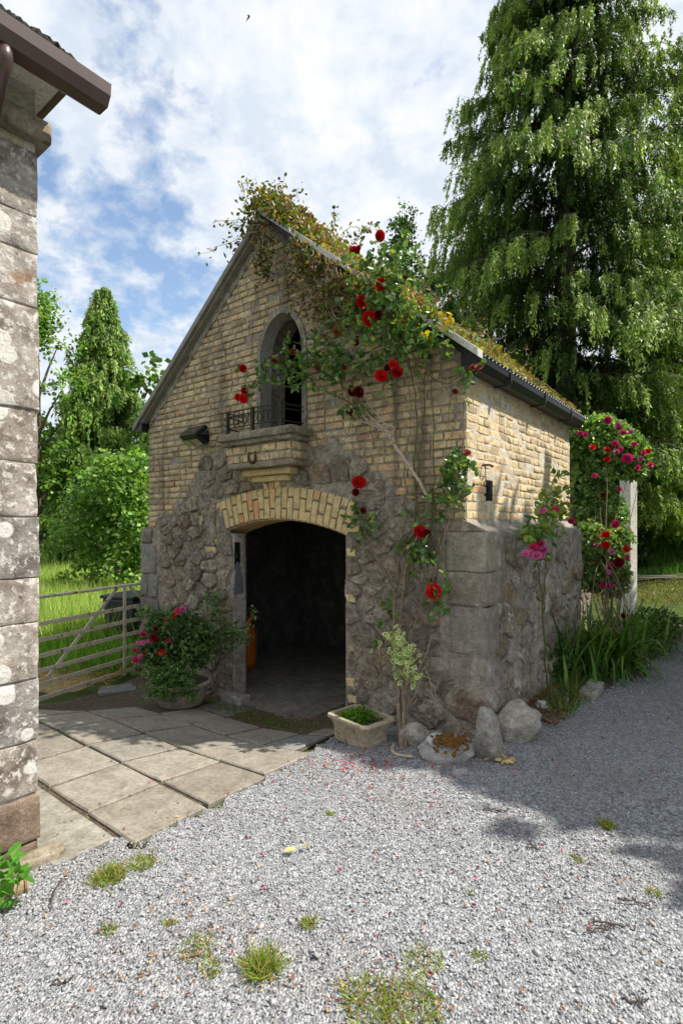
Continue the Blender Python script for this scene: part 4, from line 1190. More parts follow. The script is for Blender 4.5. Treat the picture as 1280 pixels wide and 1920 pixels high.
for s in (-.2, .2):
    mb = MB(); mb.tube([(s, .30, .09), (s + .04, .30, .09)], .09, 16); mb.obj('wheel', m_gutter_k, bn)
st = rough_block('slab_stone', -0.24, 0.24, -0.15, 0.15, -0.05, 0.02, m_slate, None, 0.012, 3, 55, .015, loc=GP(225, 1292), rot=(0, 0, R(20)))
tag(st, 'broken dark flagstone lying under the right end of the gate', 'stone')
# straw and earth mound beyond the gate
mb = MB(); nm = 36
for j in range(nm + 1):
    for i in range(nm + 1):
        u_, v_ = i / nm, j / nm
        x = -6.2 + 3.5 * u_; y = 6.3 + 2.5 * v_
        e = math.sin(math.pi * u_) ** .6 * math.sin(math.pi * v_)
        mb.v.append((x, y, -0.47 + 0.23 * e + .05 * e * mnoise.fractal(Vector((x * 3, y * 3, 0)), 1, 2, 4)))
mb.f += [(j * (nm + 1) + i, j * (nm + 1) + i + 1, (j + 1) * (nm + 1) + i + 1, (j + 1) * (nm + 1) + i) for j in range(nm) for i in range(nm)]
tag(mb.obj('straw_mound', m_straw, None, smooth=True), 'low bank of dry cut grass behind the gate', 'bank', kind='structure')

# ================================================================== THINGS ON AND BY THE OUTBUILDING
# wall lamp
lp = empty('wall_lamp', loc2w(-1.06, -0.0, 2.69), BRZ, 'black solar floodlight fixed to the gable beside the balcony', 'lamp')
mtl = Matrix.Translation((0.0, -0.13, 0.03)) @ Matrix.Rotation(R(38), 4, 'X')
mb = MB(); mb.box(-.125, .125, -.085, .075, -.022, .022, mtl); mb.obj('housing', m_lampbody, lp, bevel=.012)
lp.scale = (1.25, 1.25, 1.25)
mb = MB(); mb.box(-.112, .112, -.072, .062, .0222, .0255, mtl); mb.obj('solar_panel', m_panel, lp)
mtf = Matrix.Translation((0.0, -0.155, -0.045)) @ Matrix.Rotation(R(-32), 4, 'X')
mb = MB(); mb.box(-.125, .125, -.02, .07, -.018, .018, mtf); mb.obj('lamp_head', m_lampbody, lp, bevel=.008)
for s in (-1, 1):
    mb = MB(); mb.box(s * .06 - .052, s * .06 + .052, -.012, .062, -.0215, -.0182, mtf); mb.obj('lens', m_lens, lp)
mb = MB(); mb.box(-.05, .05, -.10, .0, -.045, .01); mb.box(-.06, .06, -.012, .0, -.08, .06); mb.obj('bracket', m_lampbody, lp)
# horseshoe
hs = MB(); hp = [(.052 * math.sin(a), 0, -.062 * math.cos(a) + (0.0)) for a in np.linspace(-2.45, 2.45, 19)]
hs.tube([(p[0] * 1.05, p[1], p[2]) for p in hp], [.010 + .004 * math.cos(a) for a in np.linspace(-2.4, 2.4, 19)], 6)
hso = hs.obj('horseshoe', m_rust, None, loc=loc2w(0.03, -0.268, 2.345), rot=(0, 0, BRZ))
tag(hso, 'rusty iron horseshoe hanging on the balcony brickwork', 'horseshoe')
# slate wedge and black strip painting shade for a recess in the jamb
mb = MB(); mb.prism([(-.035, -.0), (.10, -.0), (.115, .02), (.055, .33), (.02, .36), (.005, .33)], lambda p, t: (-0.565 + .012 * t, p[0] + .03, .88 + p[1]))
sw = mb.obj('slate_plate', m_slatewedge, None, loc=(CB[0], CB[1], 0), rot=(0, 0, BRZ)); tag(sw, 'blue grey slate wedge fixed in the left door jamb', 'slate')
mb = MB(); mb.box(-.5717, -.568, 0.02, .10, 1.15, 1.46); mb.obj('slot_shade', m_hole_shade, bld)  # flat black sheet, shade of the recess put in as colour
rough_block('threshold_stone', -0.62, -0.30, -0.16, 0.02, -0.34, -0.20, m_rock, bld, 0.01, 3, 61, .015)
# gas cylinder
gc = empty('gas_cylinder', loc2w(-1.40, 0.92, -0.262), 0, 'orange gas cylinder just inside the dark doorway', 'gas cylinder')
mb = MB(); mb.lathe([(.10, 0), (.13, .02), (.15, .07), (.155, .12), (.155, .42), (.145, .50), (.11, .555), (.05, .58)], 28); mb.obj('tank', m_orange, gc, smooth=True)
mb = MB(); mb.lathe([(.09, .555), (.10, .60), (.10, .67), (.094, .67), (.094, .60)], 20, closed=False); mb.obj('valve_guard', m_orange, gc, smooth=True)
mb = MB(); mb.lathe([(.02, .57), (.02, .63), (.012, .65)], 10); mb.obj('valve', m_rust, gc)
mb = MB(); mb.lathe([(.115, -0.0), (.118, .03), (.105, .035)], 20); mb.obj('foot_ring', m_orange, gc)

# trough planter
def trough():
    p0, p1, p2 = GP(625, 1392), GP(722, 1420), GP(735, 1392)
    c = GP(676, 1392)
    t = empty('stone_trough', (c.x, c.y, c.z + 0.012), math.atan2(p1.y - p0.y, p1.x - p0.x) + R(2), 'rectangular cast stone trough planter by the right door jamb', 'planter')
    def ring(hx, hy, z, cut): 
        pts = []
        for sx_, sy_ in ((1, 1), (-1, 1), (-1, -1), (1, -1)):
            cc = [(sx_ * (hx - cut), sy_ * hy), (sx_ * hx, sy_ * (hy - cut))]
            if sx_ * sy_ > 0: cc.reverse()
            pts += [(x, y, z) for x, y in cc]
        return pts
    prof = [(.175, .125, 0.0, .02), (.180, .13, .012, .02), (.182, .132, .045, .02), (.178, .128, .052, .02), (.188, .138, .12, .025), (.205, .155, .168, .03), (.222, .172, .176, .03), (.226, .176, .190, .03), (.222, .172, .202, .03), (.19, .14, .202, .03), (.185, .135, .14, .03)]
    mb = MB()
    for k, q in enumerate(prof):
        for p in ring(*q): mb.v.append(p)
    for k in range(len(prof) - 1):
        mb.f += [(k * 8 + i, k * 8 + (i + 1) % 8, (k + 1) * 8 + (i + 1) % 8, (k + 1) * 8 + i) for i in range(8)]
    mb.f.append(tuple(range(7, -1, -1)))
    o = mb.obj('trough_body', m_trough, t)
    mb = MB(); mb.add(ring(.186, .136, .150, .03), [tuple(range(8))]); mb.obj('trough_soil', m_soil, t, fix=False)
    return t
tr = trough()
TRC, TRR = tr.location.copy(), tr.rotation_euler.z
# pot under the left rose bush
PT = GP(340, 1322)
pot = empty('flower_pot', (PT.x, PT.y, PT.z + .02), 0, 'round weathered stone pot under the pink rose bush', 'pot')
mb = MB(); mb.lathe([(.21, 0), (.225, .012), (.23, .03), (.235, .04), (.25, .09), (.27, .16), (.285, .20), (.315, .215), (.322, .235), (.315, .255), (.29, .255), (.285, .23), (.25, .21)], 32); mb.obj('pot_body', m_pot, pot, smooth=True)
mb = MB(); mb.lathe([(.001, .225), (.285, .23)], 24, closed=False); mb.obj('pot_soil', m_soil, pot)

# boulders at the corner
def boulder(name, c, dims, label, mat, seed, rot=(0, 0, 0), sub=3, amp=.18, flat=False, cat='rock'):
    bm = bmesh.new(); bmesh.ops.create_icosphere(bm, subdivisions=sub + 1, radius=1.0)
    qr = random.Random(seed * 17); cuts_ = [(Vector((qr.gauss(0, 1), qr.gauss(0, 1), qr.gauss(0, .8))).normalized(), qr.uniform(.62, .9)) for _ in range(13)]
    for v in bm.verts:
        d = v.co.normalized()
        k = 1 + amp * mnoise.fractal(d * 1.3 + Vector((seed * 5.1, seed, 0)), 1, 2, 3) + .05 * mnoise.noise(d * 6 + Vector((seed, 0, 0)))
        p = d * k
        for (nn2, dd2) in cuts_:
            e_ = p.dot(nn2) - dd2
            if e_ > 0: p = p - nn2 * e_ * .9
        p = p + mnoise.noise_vector(p * 4 + Vector((seed, 0, 0))) * .035 + mnoise.noise_vector(p * 11) * .018
        v.co = Vector((p.x * dims[0], p.y * dims[1], p.z * dims[2]))
    me = bpy.data.meshes.new(name); bm.to_mesh(me); bm.free()
    me.polygons.foreach_set('use_smooth', [True] * len(me.polygons)); me.materials.append(mat)
    o = link(name, me, None, c, rot); tag(o, label, cat)
    return o
c = GP(918, 1428); boulder('upright_stone', (c.x, c.y + .05, c.z + .13), (.10, .09, .235), 'upright grey standing stone at the outbuilding corner', m_rock, 1, (R(-4), R(-3), .3), amp=.12)
c = GP(976, 1398); boulder('boulder', (c.x, c.y + .10, c.z + .105), (.19, .16, .19), 'large rounded grey boulder behind the upright stone', m_rock, 2, (0, R(12), 0.2), amp=.22)
c = GP(846, 1432); mr = boulder('mossy_rock', (c.x, c.y + .10, c.z + .06), (.205, .135, .145), 'whitish rock with rusty orange moss beside the rose trunk', m_rock_moss, 3, (0, 0, -.25), amp=.35)
bm = bmesh.new(); rm = random.Random(6)
for i in range(260):
    a = rm.gauss(0, .05) + (.04 if i % 3 == 0 else 0); b_ = rm.gauss(-.03, .045)
    zz_ = .125 - .55 * abs(b_ + .02) - .18 * abs(a)
    bmesh.ops.create_icosphere(bm, subdivisions=1, radius=rm.uniform(.007, .015), matrix=Matrix.Translation((a + .0, b_ - .03, zz_ - .004)))
for v in bm.verts: v.co += mnoise.noise_vector(v.co * 60) * .012
me = bpy.data.meshes.new('moss'); bm.to_mesh(me); bm.free(); me.materials.append(m_moss); tag(link('moss', me, mr), kind='stuff')
c = GP(790, 1402); boulder('round_stone', (c.x - .02, c.y + .10, c.z + .05), (.155, .14, .10), 'smooth rounded grey stone behind the rose trunk', m_rock, 4, (0, 0, .6), amp=.08)
c = GP(1018, 1338); boulder('small_rock', (c.x, c.y + .03, c.z + .045), (.09, .08, .075), 'small pale rock at the foot of the side wall', m_rock_moss, 5, amp=.35)
c = GP(1108, 1306); ks2 = rough_block('edging_stone', -0.20, 0.20, -0.08, 0.08, -0.02, 0.10, m_rock, None, 0.018, 4, 71, .03, loc=c, rot=(0, R(-6), R(52))); tag(ks2, 'long grey edging stone below the sword leaved plants', 'stone')
c = GP(1060, 1318); boulder('pebble_stone', (c.x, c.y + .03, c.z + .02), (.06, .05, .04), 'little white stone between the wall and the edging stone', m_rock_moss, 7, amp=.3)
# pier and garden wall behind the side roses
pw = AT(1177, 1160, 9.3)
pier = empty('gate_pier', (pw.x, pw.y, 0), R(28), 'tall pale painted square pier beside the climbing roses', 'pier')
mb = MB(); mb.box(-.10, .10, -.10, .10, -.1, 2.52); mb.obj('shaft', m_pier, pier, bevel=.018)
mb = MB(); mb.box(-.12, .12, -.12, .12, 2.523, 2.57); mb.add([(-.12, -.12, 2.573), (.12, -.12, 2.573), (.12, .12, 2.573), (-.12, .12, 2.573), (0, 0, 2.66)], [(0, 1, 4), (1, 2, 4), (2, 3, 4), (3, 0, 4), (3, 2, 1, 0)]); mb.obj('cap', m_pier, pier)
gw = empty('garden_wall', loc2w(HW - .35, LEN + .03, 0), BRZ, 'dark rubble garden wall behind the climbing pink roses', 'wall')
mb = MB(); mb.box(-0.12, .10, 0, 2.2, -.2, 2.25); mb.obj('wall_core', m_mortar, gw)
rw = random.Random(13)
sds = darts(-.2, 2.4, -.3, 2.4, lambda x, z: rw.choice((.14, .2, .28)), .7, 1500, rw)
for (sx, sz, _), P in zip(sds, voronoi_cells([s[:2] for s in sds], .7)):
    if not (0.05 < sx < 2.15 and 0 < sz < 2.2): continue
    P = clip_poly(clip_poly(P, -1, 0, 0), 1, 0, 2.2); P = clip_poly(P, 0, 1, 2.24)
    stone_from_poly(P, rw, .03, .012, lambda x, y, z: (.10 - y, x, z), m_rubble, gw)

# ================================================================== PLANTS
def unit(v): return v / np.maximum(np.linalg.norm(v, axis=-1, keepdims=True), 1e-9)
LEAF6 = np.array([[0, 0, 0], [.28, .36, .07], [.68, .33, .05], [1, 0, -.06], [.68, -.33, .05], [.28, -.36, .07]])
LEAF6F = np.array([[0, 5, 4, 3], [0, 3, 2, 1]])
DIAM = np.array([[0, 0, 0], [.45, .5, .06], [1, 0, -.03], [.45, -.5, .06]])
DIAMF = np.array([[0, 3, 2, 1]])
BLADE = np.array([[0, .5, 0], [0, -.5, 0], [.5, -.42, 0], [.5, .42, 0], [1, 0, 0]])
def leaves_np(P, A, Nn, L, W, C, tmpl=LEAF6, tf=LEAF6F):
    A = unit(A); Nn = Nn - A * (A * Nn).sum(-1, keepdims=True); Nn = unit(Nn); S = np.cross(Nn, A)
    k = len(tmpl)
    V = P[:, None] + A[:, None] * (tmpl[None, :, 0:1] * L[:, None, None]) + S[:, None] * (tmpl[None, :, 1:2] * W[:, None, None]) + Nn[:, None] * (tmpl[None, :, 2:3] * L[:, None, None])
    Fi = (tf[None] + (np.arange(len(P)) * k)[:, None, None]).reshape(-1, tf.shape[1])
    return V.reshape(-1, 3), Fi, np.repeat(C, k, 0)
def pal(n, cols, w=None, jit=.18):
    c = np.array(cols, float)[rng.choice(len(cols), n, p=None if w is None else np.array(w) / sum(w))]
    return np.clip(c * np.exp(rng.normal(0, jit, (n, 1))) * (1 + rng.normal(0, .05, (n, 3))), .002, 1)
def rdir(n): return unit(rng.normal(0, 1, (n, 3)))
def foliage(name, P, L, W, cols, mat, parent, up=0.6, down=0.0, w=None, tmpl=LEAF6, tf=LEAF6F, A=None, jit=.2, out=None):
    P = np.asarray(P, float); n = len(P)
    Ad = rdir(n) if A is None else A
    Ad = Ad + np.array([0, 0, -down])
    Nn = rdir(n) * .8 + np.array([0, 0, up])
    if out is not None: Nn = Nn + out
    Ls = L * rng.uniform(.65, 1.25, n); Ws = W * rng.uniform(.7, 1.2, n)
    V, Fi, C = leaves_np(P, Ad, Nn, Ls, Ws, pal(n, cols, w, jit), tmpl, tf)
    return link(name, np_mesh(name, V, [Fi], mat, C), parent)
def blob(n, c, r, shell=.5):
    d = rdir(n); k = rng.uniform(shell ** 3, 1, (n, 1)) ** (1 / 3)
    return np.array(c) + d * k * np.array(r)
# blooms
def bloom_mesh(name, mat, seed, layers=((.20, 4, .75, .95), (.55, 5, .80, .75), (.85, 6, .70, .45), (1.05, 7, .42, .2))):
    r = random.Random(seed); mb = MB()
    for (rad, cnt, hgt, lean) in layers:
        for k in range(cnt):
            a0 = 2 * math.pi * (k + r.uniform(-.2, .2)) / cnt + rad * 3
            half_ = math.pi / cnt * 1.35
            b = len(mb.v)
            for j, t_ in enumerate((0, .55, 1.0)):
                for i, s in enumerate((-1, 0, 1)):
                    a = a0 + s * half_ * (1 if j < 2 else .8)
                    rr_ = rad * (.35 + .65 * t_ ** .8) * (1.0 if i == 1 else .93) + (.06 if j == 2 else 0)
                    z_ = hgt * t_ * (1.0 if i == 1 else .92) - (.10 if (j == 2 and rad > .5) else 0) + r.uniform(-.03, .03)
                    mb.v.append((rr_ * math.cos(a), rr_ * math.sin(a), z_ * (1 if rad < .9 else .9)))
            mb.f += [(b + j * 3 + i, b + j * 3 + i + 1, b + (j + 1) * 3 + i + 1, b + (j + 1) * 3 + i) for j in range(2) for i in range(2)]
    mb.lathe([(.02, .0), (.95, .06), (.55, .02)], 12, closed=False)
    mb.lathe([(.16, .1), (.24, .35), (.20, .62), (.06, .72), (.01, .66)], 8, closed=False)
    return mb.mesh(name, mat, smooth=True, fix=False)
BL = {k: [bloom_mesh('rose_bloom', m, 10 * i + j) for j in range(3)] for i, (k, m) in enumerate((('red', m_red), ('dark', m_darkred), ('faded', m_faded), ('pink', m_pink), ('pale', m_pale)))}
rbl = random.Random(77)
def bloom(parent, p, size, kind, facing=None, name='rose_bloom'):
    f = Vector(facing) if facing is not None else Vector((-p[0], -p[1], EYE - p[2])).normalized() + Vector((rbl.uniform(-.6, .6), rbl.uniform(-.3, .2), rbl.uniform(.0, .8)))
    o = link(name, rbl.choice(BL[kind]), parent)
    o.location = Vector(p) - parent.location
    o.rotation_euler = f.normalized().to_track_quat('Z', 'Y').to_euler()
    size *= rbl.uniform(.82, 1.08)
    o.scale = (size, size * rbl.uniform(.85, 1.1), size * rbl.uniform(.95, 1.5))
    return o
def curve_pts(ps, n=6):
    """smooth polyline through ps"""
    ps = [Vector(p) for p in ps]; out = []
    for i in range(len(ps) - 1):
        a, b, c, d = ps[max(i - 1, 0)], ps[i], ps[i + 1], ps[min(i + 2, len(ps) - 1)]
        for k in range(n):
            t = k / n
            out.append(.5 * ((2 * b) + (c - a) * t + (2 * a - 5 * b + 4 * c - d) * t * t + (3 * b - a - 3 * c + d) * t ** 3))
    out.append(ps[-1]); return out
def stem(mb, ps, r0, r1, n=5, sides=5, wob=.006):
    q = curve_pts(ps, n)
    q = [p + Vector((random.gauss(0, wob), random.gauss(0, wob), random.gauss(0, wob))) for p in q]
    mb.tube(q, [r0 + (r1 - r0) * i / (len(q) - 1) for i in range(len(q))], sides)
    return q

# ---------- red climbing rose
GREEN_R = [(.05, .115, .025), (.08, .165, .038), (.115, .215, .05), (.165, .25, .062), (.28, .33, .07)]
base_r = GP(752, 1408)
rose = empty('climbing_rose', (base_r.x, base_r.y, base_r.z), 0, 'tall climbing rose with red blooms trained up the gable', 'rose')
def rel(ps): return [Vector(p) - rose.location for p in ps]
def F_(l, off): return [FR(x, y, off if not isinstance(off, (list, tuple)) else off[i]) for i, (x, y) in enumerate(l)]
mbT, mbG, mbD, mbE = MB(), MB(), MB(), MB()
W0 = base_r + Vector((0, 0, -.02))
trunk_pts = [W0] + F_([(747, 1330), (741, 1250), (738, 1180), (741, 1110)], [.38, .24, .17, .15])
stem(mbT, rel(trunk_pts), .022, .013, sides=8)
stem(mbT, rel([W0 + Vector((.02, .01, 0))] + F_([(757, 1320), (752, 1250), (750, 1170), (762, 1060), (790, 985), (806, 941)], [.36, .22, .16, .14, .14, .14])), .017, .010, sides=7)
stem(mbT, rel([W0 + Vector((.03, .03, 0))] + F_([(765, 1330), (770, 1250), (772, 1190), (800, 1100), (822, 1040), (846, 960), (862, 880), (868, 820), (866, 740)], [.34, .22, .16, .12, .12, .12, .12, .12, .12])), .012, .004)
stem(mbT, rel(F_([(741, 1110), (722, 1075), (700, 1035), (682, 985), (678, 950), (673, 910)], .14)), .010, .004)
stem(mbT, rel(F_([(741, 1110), (752, 1040), (775, 1000), (790, 1005)], .14)), .010, .005)
stem(mbG, rel(F_([(760, 1120), (775, 1000), (784, 900), (792, 800), (797, 720), (800, 650), (798, 610)], [.14, .12, .10, .10, .14, .2, .25])), .009, .005)
stem(mbG, rel(F_([(800, 1060), (812, 960), (812, 860), (810, 760), (806, 680)], .1)), .008, .003)
stem(mbG, rel(F_([(795, 1050), (775, 880), (782, 800), (770, 700), (745, 600), (720, 520), (711, 450)], [.12, .12, .12, .2, .25, .3, .35])), .008, .003)
stem(mbG, rel(F_([(700, 780), (655, 755), (600, 730), (550, 725), (510, 715), (470, 700), (456, 695)], [.15, .16, .2, .22, .25, .3, .34])), .008, .003)
stem(mbG, rel(F_([(690, 770), (640, 720), (590, 690), (560, 670), (520, 690)], .2)), .006, .003)
stem(mbG, rel(F_([(720, 640), (690, 660), (640, 670), (600, 660), (550, 640)], .22)), .006, .003)
stem(mbG, rel(F_([(797, 720), (760, 640), (720, 600), (690, 596)], .25)), .006, .003)
stem(mbG, rel(F_([(760, 1120), (735, 1090), (690, 1125)], .16)), .004, .003)
for l in ([(806, 941), (838, 1080), (870, 1150)], [(800, 1060), (806, 1180), (804, 1290)], [(740, 1180), (716, 1180), (714, 1290)], [(745, 1160), (770, 1260), (780, 1330)]):
    stem(mbG, rel(F_(l, .14)), .005, .002)
stem(mbG, rel(F_([(797, 700), (840, 720), (872, 690), (893, 690)], .16)), .005, .003)
for l in ([(770, 1100), (790, 980), (830, 900), (850, 800), (845, 700)], [(820, 1040), (840, 960), (835, 850), (842, 760), (830, 680)], [(745, 1090), (760, 960), (755, 860), (770, 780), (760, 690)], [(860, 900), (868, 960), (862, 1010)], [(690, 770), (700, 840), (692, 900)], [(640, 700), (655, 760), (650, 820)], [(868, 820), (872, 880), (866, 940), (858, 1000)], [(812, 960), (842, 1010), (862, 1060)], [(730, 700), (742, 780), (735, 850)]):
    stem(mbG, rel(F_(l, .09)), .004, .002, wob=.012)
stem(mbD, rel(F_([(806, 941), (780, 895), (748, 848), (735, 825)], .15)), .013, .014, sides=7)
for l in ([(737, 828), (715, 800), (690, 775), (668, 738)], [(737, 828), (720, 810), (680, 782), (640, 768)], [(737, 826), (735, 800), (715, 790), (690, 760), (685, 735)], [(737, 828), (705, 800), (655, 788), (630, 778)], [(737, 828), (725, 805), (716, 785), (712, 770)], [(737, 828), (722, 812), (700, 785), (672, 760), (660, 735)]):
    stem(mbD, rel(F_(l, [.15 + .03 * random.random() for _ in l])), .009, .004, wob=.009)
for l in ([(765, 1330), (790, 1260), (810, 1190)], [(770, 1290), (800, 1270), (825, 1330)], [(775, 1320), (782, 1290), (795, 1250), (812, 1330)], [(788, 1330), (800, 1310), (830, 1345)]):
    stem(mbE, rel(F_(l, .25)), .004, .002, wob=.01)
mbT.obj('trunk', m_rosebark, rose, smooth=True)
mbG.obj('green_stems', m_greenstem, rose, smooth=True)
mbD.obj('dead_branch', m_deadtwig, rose, smooth=True)
mbE.obj('dead_twigs', m_deadtwig, rose, smooth=True)
cl_list = [  # px, py, spread x, spread y (px), offset, count
    (712, 505, 42, 42, .32, 150), (735, 560, 45, 40, .32, 150), (690, 600, 45, 35, .28, 110), (745, 640, 55, 35, .26, 150), (790, 610, 35, 25, .26, 60),
    (600, 665, 50, 30, .24, 150), (640, 690, 45, 28, .22, 110), (560, 700, 35, 25, .24, 90), (530, 680, 28, 22, .26, 55), (480, 705, 22, 20, .32, 30), (468, 735, 14, 16, .34, 16),
    (720, 690, 22, 16, .24, 30), (655, 770, 18, 14, .2, 20), (765, 610, 30, 24, .28, 50), (800, 650, 25, 22, .2, 50),
    (858, 870, 20, 18, .14, 55), (850, 905, 24, 18, .14, 45), (835, 930, 22, 20, .14, 30), (880, 705, 16, 22, .16, 24), (680, 985, 18, 28, .15, 45), (785, 1040, 20, 26, .15, 40), (770, 1020, 16, 12, .15, 20), (825, 1110, 16, 22, .16, 26),
    (800, 970, 26, 12, .14, 14), (730, 1140, 14, 24, .16, 12), (715, 1200, 10, 30, .18, 10), (745, 480, 22, 18, .34, 45)]
PP, YY = [], []
for (px, py, sx_, sy_, off, n_) in cl_list:
    n_ = int(n_ * (.62 if py < 760 else .8))
    for _ in range(n_):
        x, y, o_ = random.gauss(px, sx_ * .72), random.gauss(py, sy_ * .72), off + random.gauss(0, .07)
        p = FR(x, y, max(o_, .05)); PP.append(p - rose.location)
PP = np.array(PP)
nclu = len(PP)
# leaflets: each point carries a short spray of three
A0 = rdir(nclu) + np.array([0, 0, -.25]); A0 = unit(A0)
P3 = np.concatenate([PP, PP + A0 * .03, PP + A0 * .03]); sd_ = rdir(nclu)
A3 = np.concatenate([A0, A0 + sd_ * .9, A0 - sd_ * .9])
o = foliage('foliage', P3, .056, .052, GREEN_R, m_rleaf, rose, up=.7, w=[3, 4, 4, 3, 1.2], A=A3)
# autumn-yellow sprays over the verge
Yp = []
for (px, py) in ((770, 590), (778, 600), (790, 585), (800, 592), (815, 590), (835, 598), (845, 595), (775, 620), (790, 625), (800, 630), (820, 612), (835, 612), (760, 595), (700, 640)):
    for _ in range(4): Yp.append(FR(px + random.gauss(0, 5), py + random.gauss(0, 3), .3) - rose.location)
foliage('yellow_leaves', np.array(Yp), .06, .05, [(.55, .36, .02), (.48, .40, .03), (.6, .42, .04)], m_leaf, rose, up=.6)
for (px, py, s, k, off) in ((711, 443, .045, 'red', .38), (665, 472, .04, 'red', .34), (672, 466, .03, 'red', .34), (713, 534, .056, 'red', .38), (676, 567, .048, 'red', .36), (690, 597, .054, 'red', .36), (709, 592, .04, 'dark', .34), (665, 641, .034, 'dark', .3), (737, 684, .048, 'red', .3), (743, 700, .056, 'red', .32), (714, 706, .056, 'red', .32), (726, 690, .03, 'dark', .3),
        (455, 691, .042, 'red', .38), (457, 733, .044, 'red', .40), (447, 745, .034, 'red', .40), (456, 748, .052, 'red', .42), (672, 905, .06, 'red', .2), (668, 923, .034, 'dark', .2), (680, 958, .032, 'dark', .18), (659, 738, .044, 'dark', .22), (671, 736, .044, 'dark', .23), (654, 771, .034, 'dark', .2),
        (786, 999, .05, 'red', .18), (800, 1001, .04, 'dark', .17), (812, 1110, .058, 'red', .2), (757, 523, .03, 'dark', .3), (632, 622, .04, 'faded', .26), (607, 636, .035, 'faded', .24), (548, 660, .034, 'faded', .26), (513, 677, .036, 'faded', .3), (885, 690, .03, 'faded', .16), (898, 688, .034, 'faded', .16), (875, 850, .03, 'faded', .14), (852, 735, .026, 'faded', .12), (833, 880, .026, 'faded', .14), (595, 690, .03, 'faded', .22), (760, 600, .03, 'faded', .3), (646, 690, .026, 'faded', .22)):
    bloom(rose, FR(px, py, off), s, k)
# root running over the gravel
mb = MB(); q = [GP(738, 1400), GP(735, 1412), GP(745, 1420), GP(775, 1424)]; mb.tube(curve_pts([p + Vector((0, 0, .018)) - rose.location for p in q]), [.014] * 12 + [.012] * 6 + [.006], 6); mb.obj('root', m_deadtwig, rose, smooth=True)

# ---------- variegated shrub by the trunk
vb = GP(757, 1398)
var = empty('variegated_shrub', (vb.x, vb.y, vb.z), 0, 'little shrub with cream edged green leaves in front of the rose trunk', 'shrub')
mb = MB(); VP = []
for l in ([(757, 1395), (755, 1300), (750, 1220), (742, 1180)], [(762, 1395), (765, 1300), (768, 1240)], [(755, 1290), (740, 1240), (728, 1200)], [(758, 1300), (775, 1230), (768, 1190)]):
    stem(mb, [p - var.location for p in F_(l, [.42] + [.30] * (len(l) - 1))], .007, .003)
mb.obj('stems', m_rosebark, var)
for (px, py, sx_, sy_, n_) in ((735, 1190, 10, 10, 30), (745, 1205, 14, 14, 60), (752, 1235, 18, 16, 90), (760, 1225, 14, 14, 40), (762, 1262, 14, 12, 60), (768, 1275, 8, 8, 18), (712, 1215, 12, 12, 10)):
    for _ in range(int(n_ * .55)): VP.append(FR(random.gauss(px, sx_ * .7), random.gauss(py, sy_ * .7), .32 + random.gauss(0, .035)) - var.location)
VP = np.array(VP); n_ = len(VP); Av = rdir(n_) + np.array([0, -.3, -.2]); Nv = rdir(n_) * .6 + np.array([-.2, -.8, .6]); Lv = .052 * rng.uniform(.7, 1.2, n_)
V1, F1, C1 = leaves_np(VP, Av, Nv, Lv, Lv * .85, pal(n_, [(.80, .78, .46), (.76, .77, .48), (.66, .70, .34)]))
link('foliage', np_mesh('foliage', V1, [F1], m_leaf, C1), var)
Nu = unit(Nv - unit(Av) * (unit(Av) * Nv).sum(-1, keepdims=True))
V2, F2, C2 = leaves_np(VP + unit(Av) * (Lv * .12)[:, None] + Nu * .0022, Av, Nv, Lv * .7, Lv * .5, pal(n_, [(.24, .36, .09), (.32, .44, .12)]))
link('foliage', np_mesh('foliage', V2, [F2], m_leaf, C2), var)

# ---------- trough greens
tg = empty('trough_plant', (TRC.x, TRC.y, TRC.z + .15), TRR, 'bright green feathery plant growing in the stone trough', 'plant')
n_ = 900
P = np.stack([rng.uniform(-.15, .07, n_), rng.uniform(-.10, .11, n_), rng.uniform(0, 1, n_)], -1); P[:, 2] = P[:, 2] * (.085 - .9 * np.abs(P[:, 0] + .04) ** 1.8 * 3)
foliage('foliage', P, .030, .012, [(.11, .24, .01), (.17, .33, .015), (.07, .16, .01)], m_leaf, tg, up=.4, down=-.6)
ring_o = MB(); ring_o.tube([(.03 * math.cos(a), 0, .03 * math.sin(a)) for a in np.linspace(0, math.pi, 9)], .004, 5)
ro = ring_o.obj('wire_hoop', m_rust, None, loc=(TRC.x + .15, TRC.y - .01, TRC.z + .15), rot=(0, 0, .6)); tag(ro, 'small rusty wire hoop stuck in the trough soil', 'hoop')

# ---------- rose bush in the pot, evergreen herb, and wall climber left of the door
GREEN_P = [(.045, .105, .032), (.07, .15, .042), (.115, .20, .055), (.16, .23, .055)]
pb = empty('pink_rose_bush', (PT.x, PT.y, PT.z + .3), 0, 'bushy rose with magenta blooms in the round pot', 'rose')
mb = MB(); ends = []
for k in range(16):
    e = AT(random.uniform(262, 400), random.uniform(1140, 1245), PT.y + random.uniform(-.25, .3)) - pb.location
    stem(mb, [(random.uniform(-.08, .08), random.uniform(-.08, .08), 0), e * .5 + Vector((0, 0, .10)), e], .006, .003); ends.append(e)
mb.obj('stems', m_greenstem, pb)
pts = []
for (px, py, rx, ry, n_) in ((330, 1185, 58, 45, 2200), (368, 1205, 38, 50, 1300), (290, 1215, 36, 36, 900), (280, 1150, 22, 14, 110), (315, 1235, 45, 26, 600)):
    c = AT(px, py, PT.y + .02) - pb.location; s = PT.y / 999.
    pts.append(blob(n_, c, (rx * s, .20, ry * s), .45))
pts = np.concatenate(pts)
foliage('foliage', pts, .052, .040, GREEN_P, m_rleaf, pb, up=.6)
